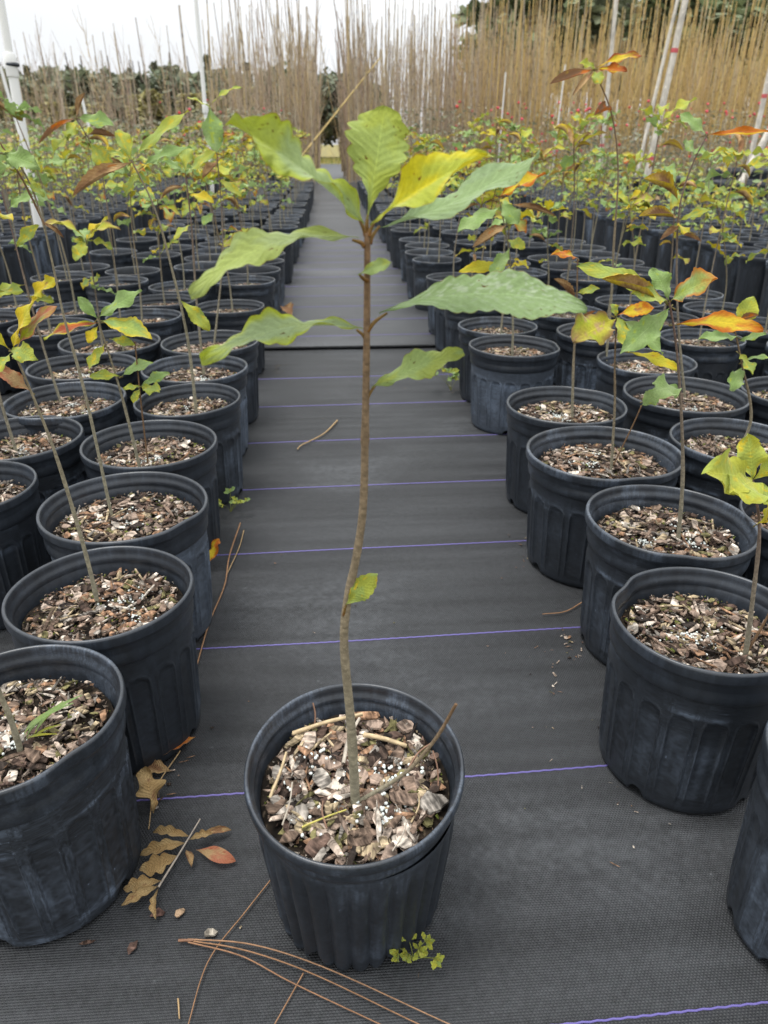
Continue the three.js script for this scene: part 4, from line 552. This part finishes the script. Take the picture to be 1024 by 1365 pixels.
// front rank of shrub pots
for (let i = 0; i < 48; i++) {
  const left = i >= 30, x = left ? -0.95 - (i - 30) * 0.42 : 0.85 + i * 0.42, z = -14.25 + R(-0.06, 0.06); if (!inView(x, 0.3, z, 1.05, 1.2)) continue;
  const root = thing('potted_shrub', left ? 'dark potted shrub in the front rank of the rows before the far hedgerow' : 'dark potted shrub with red blooms in the front rank before the golden canes', 'shrub', x, -0.006, z, left ? 'front shrubs by the hedge' : 'front shrubs by the golden canes');
  const p = mesh('pot', tallPot(1), potMats[0], root); p.scale.set(1.45, 1.15, 1.45);
  const gs = []; for (let k = 0; k < 60; k++) { const g = leafBit.clone(); dummy.position.set(R(-0.2, 0.2), R(0.3, 0.95), R(-0.2, 0.2)); wild(dummy); dummy.scale.setScalar(R(0.05, 0.1)); dummy.updateMatrix(); g.applyMatrix4(dummy.matrix); gs.push(g); }
  const c = pick(SHRUB); mesh('foliage', mergeGeometries(gs), new THREE.MeshPhysicalMaterial({ color: new THREE.Color().setRGB(...c), roughness: 0.97, transmission: 0.3, thickness: 0, side: THREE.DoubleSide }), root);
  mesh('stem', twigGeo, stemMatPlain(), root).position.y = 0.2;
}
function stemMatPlain() { return stemMatPlain.m ??= new THREE.MeshStandardMaterial({ color: new THREE.Color().setRGB(0.2, 0.15, 0.1), roughness: 0.9 }); }

// ------------------------------------------------------------------ white pipes, tree tubs with staked trunks
const pvc = new THREE.MeshStandardMaterial({ color: new THREE.Color().setRGB(0.72, 0.72, 0.70), roughness: 0.38, bumpMap: stemTex, bumpScale: 0.0004 });
const lathe = (prof, n = 28) => grid(n, prof.length - 1, (u, v, i, j) => [Math.cos(u * 6.28319) * prof[j][0], prof[j][1], -Math.sin(u * 6.28319) * prof[j][0]], null, true);
{
  const p = thing('irrigation_riser', 'thick white plastic irrigation riser pipe with a collar joint and dark clamp', 'pipe', -2.045, 0, -5.5); p.rotation.z = -0.035;
  mesh('pipe', lathe([[0.030, 0], [0.030, 1.22], [0.0245, 1.225], [0.0245, 2.6], [0.001, 2.602]]), pvc, p);
  mesh('collar', lathe([[0.031, 1.17], [0.037, 1.175], [0.037, 1.215], [0.040, 1.22], [0.040, 1.26], [0.037, 1.265], [0.037, 1.30], [0.025, 1.305]]), pvc, p);
  const cl = mesh('clamp', new THREE.TorusGeometry(0.034, 0.012, 8, 20, 2.2).rotateX(Math.PI / 2), potMats[0], p); cl.position.set(0.008, 1.24, 0);
}
function thinPipe(label, x, z, h, r, lean, collarY) {
  const p = thing('marker_pipe', label, 'pipe', x, 0, z); p.rotation.z = lean; mesh('pipe', lathe([[r, 0], [r, h], [0.001, h + 0.003]], 14), pvc, p);
  if (collarY) mesh('collar', lathe([[r, collarY - 0.06], [r * 1.5, collarY - 0.055], [r * 1.5, collarY + 0.055], [r, collarY + 0.06]], 14), pvc, p); return p;
}
thinPipe('slim white pipe with one collar rising past the sapling tips', -1.64, -11.0, 3.0, 0.026, -0.012, 1.2);
thinPipe('short white pipe tilted in front of the far hedgerow', -5.1, -14.0, 1.9, 0.024, 0.09); thinPipe('short white pipe leaning among shrubs, shorter than its neighbour', -3.75, -13.4, 1.45, 0.022, 0.10);
thinPipe('thin white pipe upright among golden canes', 2.95, -14.0, 1.85, 0.011, -0.02); thinPipe('thin white pipe upright behind the orange tipped sapling', 4.05, -14.4, 2.0, 0.012, -0.03);
function tub(label, x, z, D, H) {
  const p = thing('tub_tree', label, 'potted tree', x, -0.006, z), r = D / 2;
  mesh('pot', lathe([[r * 0.84, 0], [r * 0.86, 0.01], [r * 0.93, H * 0.78], [r * 0.96, H * 0.80], [r * 0.965, H * 0.9], [r, H * 0.91], [r, H], [r * 0.965, H], [r * 0.95, H * 0.92], [r * 0.93, H * 0.8]], 56), potMats[0], p);
  const s = mesh('soil', soilDisc(r * 0.945, H * 0.9, 30, 0.02, 4), soilMat, p); return p;
}
const woodMat = new THREE.MeshStandardMaterial({ color: new THREE.Color().setRGB(0.80, 0.74, 0.64), map: stemTex, roughness: 0.7 }), redTape = new THREE.MeshStandardMaterial({ color: new THREE.Color().setRGB(0.5, 0.08, 0.09), roughness: 0.6 });
function trunkIn(p, a, b, r, bands) {
  const d = V(b[0] - a[0], b[1] - a[1], b[2] - a[2]), L = d.length(), o = p.position;
  const t = mesh('trunk', lathe([[r * 1.1, 0], [r * 1.02, L * 0.25], [r, L * 0.5], [r * 0.93, L * 0.75], [r * 0.85, L], [0.001, L + 0.003]], 16), woodMat, p); t.position.set(a[0] - o.x, a[1] - o.y, a[2] - o.z); t.quaternion.setFromUnitVectors(V(0, 1, 0), d.normalize());
  for (const y of bands) { const m = mesh('tape_band', lathe([[r * 1.07, -0.022], [r * 1.09, -0.02], [r * 1.09, 0.02], [r * 1.07, 0.022]], 16), redTape, t); m.position.y = y; }
}
trunkIn(tub('bare cream trunk leaning hard in a wide black tree tub', 4.66, -8.3, 0.98, 0.43), [4.42, 0.36, -8.3], [4.95, 1.75, -8.3], 0.036, [0.62]);
trunkIn(tub('grey trunk with red tape in a wide black tub behind the leaning one', 5.45, -10.1, 1.0, 0.5), [5.45, 0.42, -10.1], [5.5, 3.2, -10.1], 0.03, [0.9]);
trunkIn(tub('upright brownish trunk in a black tree tub among small pots', 4.5, -13.0, 0.66, 0.42), [4.47, 0.36, -13.0], [4.38, 3.4, -13.0], 0.032, [0.4]);
{ const p = tub('tall cream trunk and slim stake with red tape rising from a black tub', 3.88, -9.4, 0.8, 0.44); trunkIn(p, [3.82, 0.38, -9.4], [4.02, 3.0, -9.4], 0.036, [0.25, 1.35]); trunkIn(p, [3.68, 0.38, -9.38], [3.97, 3.0, -9.45], 0.02, []); }

// ------------------------------------------------------------------ trees behind
seed(401);
const spray = grid(1, 1, (u, v) => [u * 1.1, 0.12 * u * v, (v - 0.5) * 0.75 * (1 - 0.55 * u)]);
function crownGeo(n, fx, leaf, sd) { const gs = []; for (let i = 0; i < n; i++) { const g = spray.clone(); const [x, y, z] = fx(i); dummy.position.set(x, y, z); wild(dummy); dummy.scale.setScalar(leaf * R(0.7, 1.3)); dummy.updateMatrix(); g.applyMatrix4(dummy.matrix); const k = R(0.75, 1.2), c = new Float32Array(g.attributes.position.count * 3).fill(k); g.setAttribute('color', new THREE.BufferAttribute(c, 3)); gs.push(g); } return mergeGeometries(gs); }
const clumps = (n, rx, ry, y0) => { const cs = []; for (let i = 0; i < n; i++) { const a = rnd() * 6.28, e = R(-0.8, 1), q = Math.pow(rnd(), 0.4), s = Math.sqrt(Math.max(0, 1 - e * e)); cs.push([Math.cos(a) * rx * s * q, y0 + ry * e * q, Math.sin(a) * rx * s * q, R(0.4, 0.95)]); } return () => { const c = pick(cs), a = rnd() * 6.28, e = R(-1, 1), s = Math.sqrt(1 - e * e), q = Math.pow(rnd(), 0.5) * c[3]; return [c[0] + Math.cos(a) * s * q, c[1] + e * q * 0.75, c[2] + Math.sin(a) * s * q]; }; };
const cone = (H, r) => { const ph = rnd() * 6; return () => { const t = Math.pow(rnd(), 1.25), a = rnd() * 6.28, q = r * (1 - t * 0.92) * (0.72 + 0.28 * Math.sin(a * 3 + t * 14 + ph)) * Math.pow(rnd(), 0.35); return [Math.cos(a) * q, 0.25 + t * H, Math.sin(a) * q]; }; };
const crownMat = (c) => new THREE.MeshPhysicalMaterial({ color: new THREE.Color().setRGB(...c), vertexColors: true, roughness: 0.97, transmission: 0.25, thickness: 0, side: THREE.DoubleSide });
const broadC = [0, 1].map(() => crownGeo(7000, clumps(60, 2.3, 3.6, 5.2), 0.36)), coneC = [0, 1, 2].map(() => crownGeo(3600, cone(4.6, 1.15), 0.26));
const trunkGeo = (H, r) => tube([[0, 0, 0], [0.05, H * 0.4, 0.02], [-0.04, H * 0.75, 0], [0.02, H, 0.03]], r, r * 0.25, [0.7, 0.7, 0.7], { radial: 8, segs: 10 });
const trunkB = mergeGeometries([trunkGeo(7.6, 0.16), ...[0, 1, 2, 3, 4, 5, 6].map((i) => tube([[0, 2.6 + i * 0.55, 0], [Math.cos(i * 2.2) * 0.9, 3.5 + i * 0.6, Math.sin(i * 2.2) * 0.9], [Math.cos(i * 2.2) * 1.7, 4.4 + i * 0.62, Math.sin(i * 2.2) * 1.7]], 0.06, 0.015, [0.7, 0.7, 0.7], { radial: 5, segs: 6 }))]), trunkC = trunkGeo(4.4, 0.09);
const trunkMat = new THREE.MeshStandardMaterial({ color: new THREE.Color().setRGB(0.17, 0.13, 0.1), vertexColors: true, map: stemTex, roughness: 0.95 });
const OLIVE = crownMat([0.20, 0.24, 0.12]), OLIVE2 = crownMat([0.24, 0.26, 0.15]), DARK = [crownMat([0.10, 0.115, 0.06]), crownMat([0.13, 0.135, 0.08]), crownMat([0.085, 0.10, 0.055])], YELLOWT = crownMat([0.30, 0.27, 0.09]);
function tree(name, label, group, x, z, s, sy, crown, mat, trunk) { const p = thing(name, label, 'tree', x, -0.04, z, group); p.scale.set(s, sy, s); p.rotation.y = rnd() * 6; mesh('trunk', trunk, trunkMat, p); const c = mesh('crown', crown, mat, p); c.rotation.y = rnd() * 6; }
[[9.3, -39, 1.2, 1.1], [12.4, -41, 1.35, 1.25], [15.6, -38, 1.25, 0.86], [19.0, -42, 1.45, 1.0], [22.6, -39, 1.35, 0.85]].forEach(([x, z, s, sy], i) => tree('broadleaf_tree', 'olive green tree behind the golden thicket, ' + ['nearest the aisle', 'second from the aisle', 'third from the aisle', 'fourth from the aisle', 'farthest from the aisle'][i], 'trees behind the golden canes', x, z, s, sy, broadC[i % 2], i % 2 ? OLIVE2 : OLIVE, trunkB));
const lowC = [0, 1, 2].map(() => crownGeo(3400, clumps(34, 1.25, 1.5, 2.1), 0.26)), SOFT = [crownMat([0.15, 0.175, 0.10]), crownMat([0.19, 0.195, 0.12]), crownMat([0.12, 0.145, 0.085])];
for (let i = 0; i < 34; i++) tree('hedgerow_tree', ['low olive', 'pale dusty', 'deep green'][i % 3] + ' tree in the far hedgerow behind the spaced canes', 'trees of the far hedgerow', -20.5 + i * 0.56 + R(-0.25, 0.25), -43 + R(-3, 3), R(0.8, 1.1), R(0.86, 1.12), lowC[i % 3], SOFT[i % 3], trunkC);
for (let i = 0; i < 12; i++) tree('conifer', 'dark narrow conifer tip among the far hedgerow trees', 'conifers of the far hedgerow', -17 + i * 1.15 + R(-0.5, 0.5), -45 + R(-2, 2), R(0.45, 0.7), R(0.8, 1.0), coneC[i % 3], DARK[i % 3], trunkC);
for (let i = 0; i < 11; i++) tree('yellowing_tree', 'small yellowing tree in front of the far hedgerow', 'yellowing trees by the hedge', -13.5 + i * 1.15 + R(-0.4, 0.4), -33 + R(-2, 2), R(0.9, 1.4), R(0.4, 0.58), coneC[i % 3], YELLOWT, trunkC);
for (const [x, s, sy, n] of [[-2.2, 1.1, 1.0, 'first'], [-0.7, 1.15, 1.1, 'second'], [0.7, 1.2, 1.22, 'third'], [2.0, 1.1, 1.05, 'fourth']]) tree('hedgerow_tree', 'green tree closing the view past the aisle end, ' + n + ' from the riser side', 'trees past the aisle end', x, -50 + R(-1, 1), s, sy, lowC[Math.floor(rnd() * 3)], SOFT[2], trunkC);
// ------------------------------------------------------------------ things lying on the fabric
seed(501);
const NEEDLE = [0.33, 0.185, 0.10], STRAWC = [0.42, 0.29, 0.15];
function lying(name, label, category, pts, r0, r1, col, lift = 0.001) { const m = mesh(name, tube(pts.map(([x, z, y = 0]) => [x, y + lift + r0, z]), r0, r1, col, { radial: 5, segs: 24 }), stemMat, scene); return tag(m, label, category); }
{ // pine needle bundle: three needles from one sheath
  const p = thing('pine_needle_bundle', 'bundle of three long brown pine needles in front of the fluted pot', 'pine needles', 0, 0, 0);
  mesh('needle', tube([[-0.187, 0.002, -0.514], [-0.13, 0.004, -0.500], [-0.06, 0.005, -0.473], [0.068, 0.002, -0.408]], 0.0009, 0.0007, NEEDLE, { radial: 5, segs: 24 }), stemMat, p); mesh('needle', tube([[-0.187, 0.0028, -0.515], [-0.12, 0.007, -0.503], [-0.05, 0.008, -0.478], [0.10, 0.003, -0.405]], 0.0009, 0.0007, [0.36, 0.21, 0.12], { radial: 5, segs: 24 }), stemMat, p);
  mesh('needle', tube([[-0.186, 0.0022, -0.512], [-0.125, 0.003, -0.492], [-0.07, 0.003, -0.461], [0.03, 0.002, -0.410]], 0.0009, 0.0007, [0.33, 0.18, 0.1], { radial: 5, segs: 24 }), stemMat, p); mesh('sheath', tube([[-0.197, 0.0025, -0.5145], [-0.18, 0.003, -0.513]], 0.0018, 0.0013, [0.24, 0.13, 0.08], { radial: 6, segs: 3 }), stemMat, p);
}
lying('pine_needle', 'single long brown pine needle running from the fluted pot to the dead twig', 'pine needle', [[-0.098, -0.585], [-0.125, -0.545], [-0.16, -0.49], [-0.172, -0.42]], 0.0009, 0.0007, NEEDLE);
lying('pine_needle', 'short brown pine needle crossing under the needle bundle', 'pine needle', [[-0.056, -0.470], [-0.07, -0.445], [-0.087, -0.415]], 0.0009, 0.0007, NEEDLE, 0); lying('pine_needle', 'stub of brown pine needle near the bottom fabric edge', 'pine needle', [[-0.186, -0.452], [-0.181, -0.432]], 0.0011, 0.0008, STRAWC);
lying('dry_stem', 'long folded straw coloured stem lying along the grey dusty pot', 'dry stem', [[-0.232, -1.478, 0.02], [-0.243, -1.35, 0.006], [-0.24, -1.253], [-0.252, -1.12], [-0.255, -1.0]], 0.0019, 0.0014, NEEDLE); lying('dry_stem', 'short straw stem beside the folded long stem', 'dry stem', [[-0.226, -1.48], [-0.228, -1.40], [-0.241, -1.29]], 0.0014, 0.001, STRAWC);
lying('pine_needle', 'brown needle leaning from the dry curled leaf toward the black pot', 'pine needle', [[-0.244, -0.925], [-0.262, -0.86], [-0.285, -0.785]], 0.0011, 0.0009, NEEDLE, 0.004); lying('pine_needle', 'paler straw needle curving down past the dry tan leaf', 'pine needle', [[-0.247, -0.80], [-0.268, -0.73], [-0.263, -0.665]], 0.0010, 0.0008, STRAWC, 0.003); lying('dry_stem', 'pale bent twig lying across the middle of the aisle', 'twig', [[-0.003, -2.203], [-0.05, -2.08], [-0.115, -1.99], [-0.122, -1.965]], 0.0028, 0.0018, STRAWC); lying('pine_needle', 'curved brown needle sticking out from between two pots', 'pine needle', [[0.465, -1.142], [0.42, -1.112], [0.376, -1.107]], 0.0013, 0.001, NEEDLE);
{ // fallen oak twig with tan lobed leaves
  const p = thing('fallen_oak_twig', 'fallen oak twig with curled tan lobed leaves and one red leaf', 'twig', -0.22, 0, -0.61); p.scale.setScalar(0.86);
  mesh('twig', tube([[0.028, 0.016, -0.068], [0.006, 0.012, -0.012], [-0.014, 0.008, 0.036]], 0.0011, 0.0017, [0.42, 0.36, 0.30], { radial: 6, segs: 10 }), stemMat, p);
  const lf = (b, t, w, k, o) => mesh('leaf', leafGeo(b, t, w, k, { nu: 30, nv: 10, teeth: 3.4, td: k === 'T' ? 0.42 : 0.1, wave: 0.3, pet: 0, curl: k === 'T' ? R(0.7, 1.5) : 0, roll: R(-0.5, 0.5), bow: R(0.08, 0.2), ...o }), KIND[k][6] ? dryMat : leafMat, p);
  lf([0.018, 0.012, -0.04], [-0.04, 0.012, -0.052], 0.42, 'T', { N: [0, 0.8, 0.5], fold: 0.5 }); lf([0.014, 0.012, -0.03], [-0.052, 0.006, -0.018], 0.44, 'T', { N: [0.2, 0.8, 0.4], fold: 0.4 }); lf([0.006, 0.012, -0.01], [-0.045, 0.014, 0.012], 0.6, 'T', { N: [0, 0.8, 0.6], fold: 0.7 }); lf([-0.01, 0.01, 0.028], [-0.062, 0.008, 0.036], 0.5, 'T', { fold: 0.3 });
  lf([-0.013, 0.008, 0.034], [-0.058, 0.010, 0.062], 0.4, 'T', { fold: 0.4 }); lf([-0.014, 0.007, 0.036], [-0.008, 0.006, 0.082], 0.34, 'T', { fold: 0.5 }); lf([0.016, 0.012, -0.035], [0.050, 0.014, -0.042], 0.55, 'T', { fold: 0.4 }); lf([0.014, 0.01, -0.02], [0.026, 0.006, 0.006], 0.5, 'B', { curl: 1.4 });
  lf([0.028, 0.006, -0.022], [0.088, 0.005, 0.0], 0.36, 'PK', { N: [0, 0.95, 0.2], fold: 0.1, teeth: 0.2, wave: 0.03 }); lf([0.03, 0.006, -0.05], [0.075, 0.004, -0.055], 0.3, 'B', { curl: 1.2 });
}
function fallenLeaf(label, b, t, w, k, o = {}) { const m = mesh('fallen_leaf', leafGeo(b, t, w, k, { nu: 26, nv: 10, teeth: 3.6, td: 0.3, wave: 0.28, pet: 0, ...o }), matOf(k), scene); tag(m, label, 'leaf'); }
fallenLeaf('dry tan leaf standing on edge against the black pot wall', [-0.262, 0.004, -0.690], [-0.282, 0.04, -0.735], 0.6, 'T', { N: [0.7, 0.3, 0.7] }); fallenLeaf('curled brown and yellow leaf at the foot of the black pot', [-0.228, 0.006, -0.825], [-0.292, 0.012, -0.785], 0.5, 'OB', { N: [0.2, 0.9, 0.4], curl: 1.2 }); fallenLeaf('dark curled leaf tucked under the brown and yellow leaf', [-0.252, 0.004, -0.762], [-0.296, 0.006, -0.778], 0.55, 'B', { curl: 0.8 });
fallenLeaf('orange leaf wedged between the dusty pots', [-0.285, 0.004, -1.30], [-0.262, 0.05, -1.36], 0.3, 'OY', {}); fallenLeaf('small brown leaf far along the aisle by the pot feet', [-0.22, 0.008, -3.75], [-0.27, 0.03, -3.9], 0.6, 'B', { curl: 1 }); 
function bit(name, label, category, x, z, l, w, h, c, t) { const m = mesh(name, chipGeo(l, w, h, c), chipMat, scene); m.position.set(x, 0.0005, z); m.rotation.y = t; tag(m, label, category); }
bit('wood_chip', 'smooth pale grey wood chip near the pine needle bundle', 'chip', -0.163, -0.522, 0.021, 0.010, 0.004, [0.45, 0.42, 0.36], 0.1); bit('wood_chip', 'flat tan wood chip below the fallen twig', 'chip', -0.202, -0.548, 0.016, 0.012, 0.002, [0.5, 0.36, 0.24], 0.8); bit('bark_flake', 'flat mauve brown bark flake under the fallen twig', 'bark', -0.228, -0.550, 0.017, 0.013, 0.002, [0.22, 0.13, 0.11], 0.3); bit('bark_flake', 'dark bark flake at the tip of the fallen twig', 'bark', -0.247, -0.512, 0.018, 0.012, 0.002, [0.17, 0.11, 0.09], 1.3); bit('bark_flake', 'thin brown bark sliver by the nearest big pot', 'bark', -0.30, -0.52, 0.022, 0.006, 0.0015, [0.14, 0.09, 0.07], 0.2);
seed(520);
{ // crumbs of bark, perlite and grit
  const gs = []; const add = (x, z, s) => { const g = pick(CHIPS).clone(); dummy.position.set(x, floorY(z) + 0.0006 + (z < SEAM ? 0.002 : -0.001), z); dummy.rotation.set(0, rnd() * 6, 0); dummy.scale.setScalar(s); dummy.updateMatrix(); g.applyMatrix4(dummy.matrix); gs.push(g); };
  for (let i = 0; i < 90; i++) add(R(-0.24, 0.40), -0.42 - Math.pow(rnd(), 1.4) * 6, R(0.08, 0.28)); for (const [cx, cz, n, sp] of [[0.40, -1.02, 26, 0.03], [-0.24, -2.83, 34, 0.045], [0.35, -0.98, 14, 0.06], [-0.25, -3.9, 40, 0.05], [0.415, -2.52, 20, 0.03], [-0.26, -0.76, 24, 0.04], [0.38, -0.72, 20, 0.09], [-0.30, -1.2, 16, 0.05], [0.40, -1.35, 18, 0.05]]) for (let i = 0; i < n; i++) add(cx + R(-sp, sp) * rnd(), cz + R(-sp, sp) * 1.6, R(0.1, 0.4));
  const m = mesh('litter_crumbs', mergeGeometries(gs), chipMat, scene); tag(m, 'scattered crumbs of bark and grit on the black fabric', 'litter', null, 'stuff');
}
function weed(name, label, x, y, z, n, s, lean, kinds) {
  const p = thing(name, label, 'weed', x, y, z);
  for (let i = 0; i < n; i++) { const a = i * 2.4 + rnd(), h = R(0.5, 1) * s, q = R(0.2, 0.8) * s, tip = [Math.cos(a) * q + lean[0] * s, h, Math.sin(a) * q * 0.6 + lean[1] * s]; mesh('stalk', tube([[0, 0, 0], [tip[0] * 0.4, h * 0.6, tip[2] * 0.4], tip], 0.0006, 0.0004, [0.30, 0.33, 0.08], { radial: 4, segs: 4 }), stemMat, p); for (let k = 0; k < 4; k++) { const b = a + (k - 1.5) * 0.9; mesh('leaf', leafGeo(tip, [tip[0] + Math.cos(b) * 0.3 * s, tip[1] + R(-0.05, 0.25) * s, tip[2] + Math.sin(b) * 0.3 * s + 0.08 * s], 0.62, pick(kinds), { nu: 12, nv: 6, teeth: 2.5, td: 0.45, pet: 0, N: [R(-0.3, 0.3), 0.6, 0.8] }), leafMat, p); } }
}
weed('weed_sprig', 'tiny yellow green lobed weed growing at the foot of the fluted pot', 0.064, 0.0, -0.476, 8, 0.034, [0, 0.1], ['YG2', 'YG', 'YG2']); weed('weed_sprig', 'sparse green weed at the foot of the dusty straight-sided pot', 0.41, 0, -2.50, 7, 0.09, [-0.2, 0], ['G', 'YG']); weed('weed_sprig', 'thin green weed between the dusty pots beside the aisle', -0.268, 0, -1.58, 5, 0.05, [0.3, 0.1], ['YG', 'G']);
{ // grass blades in the nearest big pot
  const p = thing('grass_tuft', 'bright green grass tuft growing in the nearest big pot', 'grass', -0.352, 0.212, -0.618);
  for (let i = 0; i < 7; i++) { const a = R(-0.6, 1.2), L = R(0.04, 0.085); mesh('blade', leafGeo([R(-0.006, 0.006), 0, 0], [Math.cos(a) * L * 0.8, R(0.3, 0.8) * L, Math.sin(-a) * L * 0.5], 0.07, i % 3 ? 'G' : 'YG2', { nu: 12, nv: 2, teeth: 0.1, pet: 0, bow: 0.2, wave: 0 }), leafMat, p); }
}
scene.traverse((o) => { if (o.isMesh) o.castShadow = o.receiveShadow = true; });
renderer.render(scene, camera);
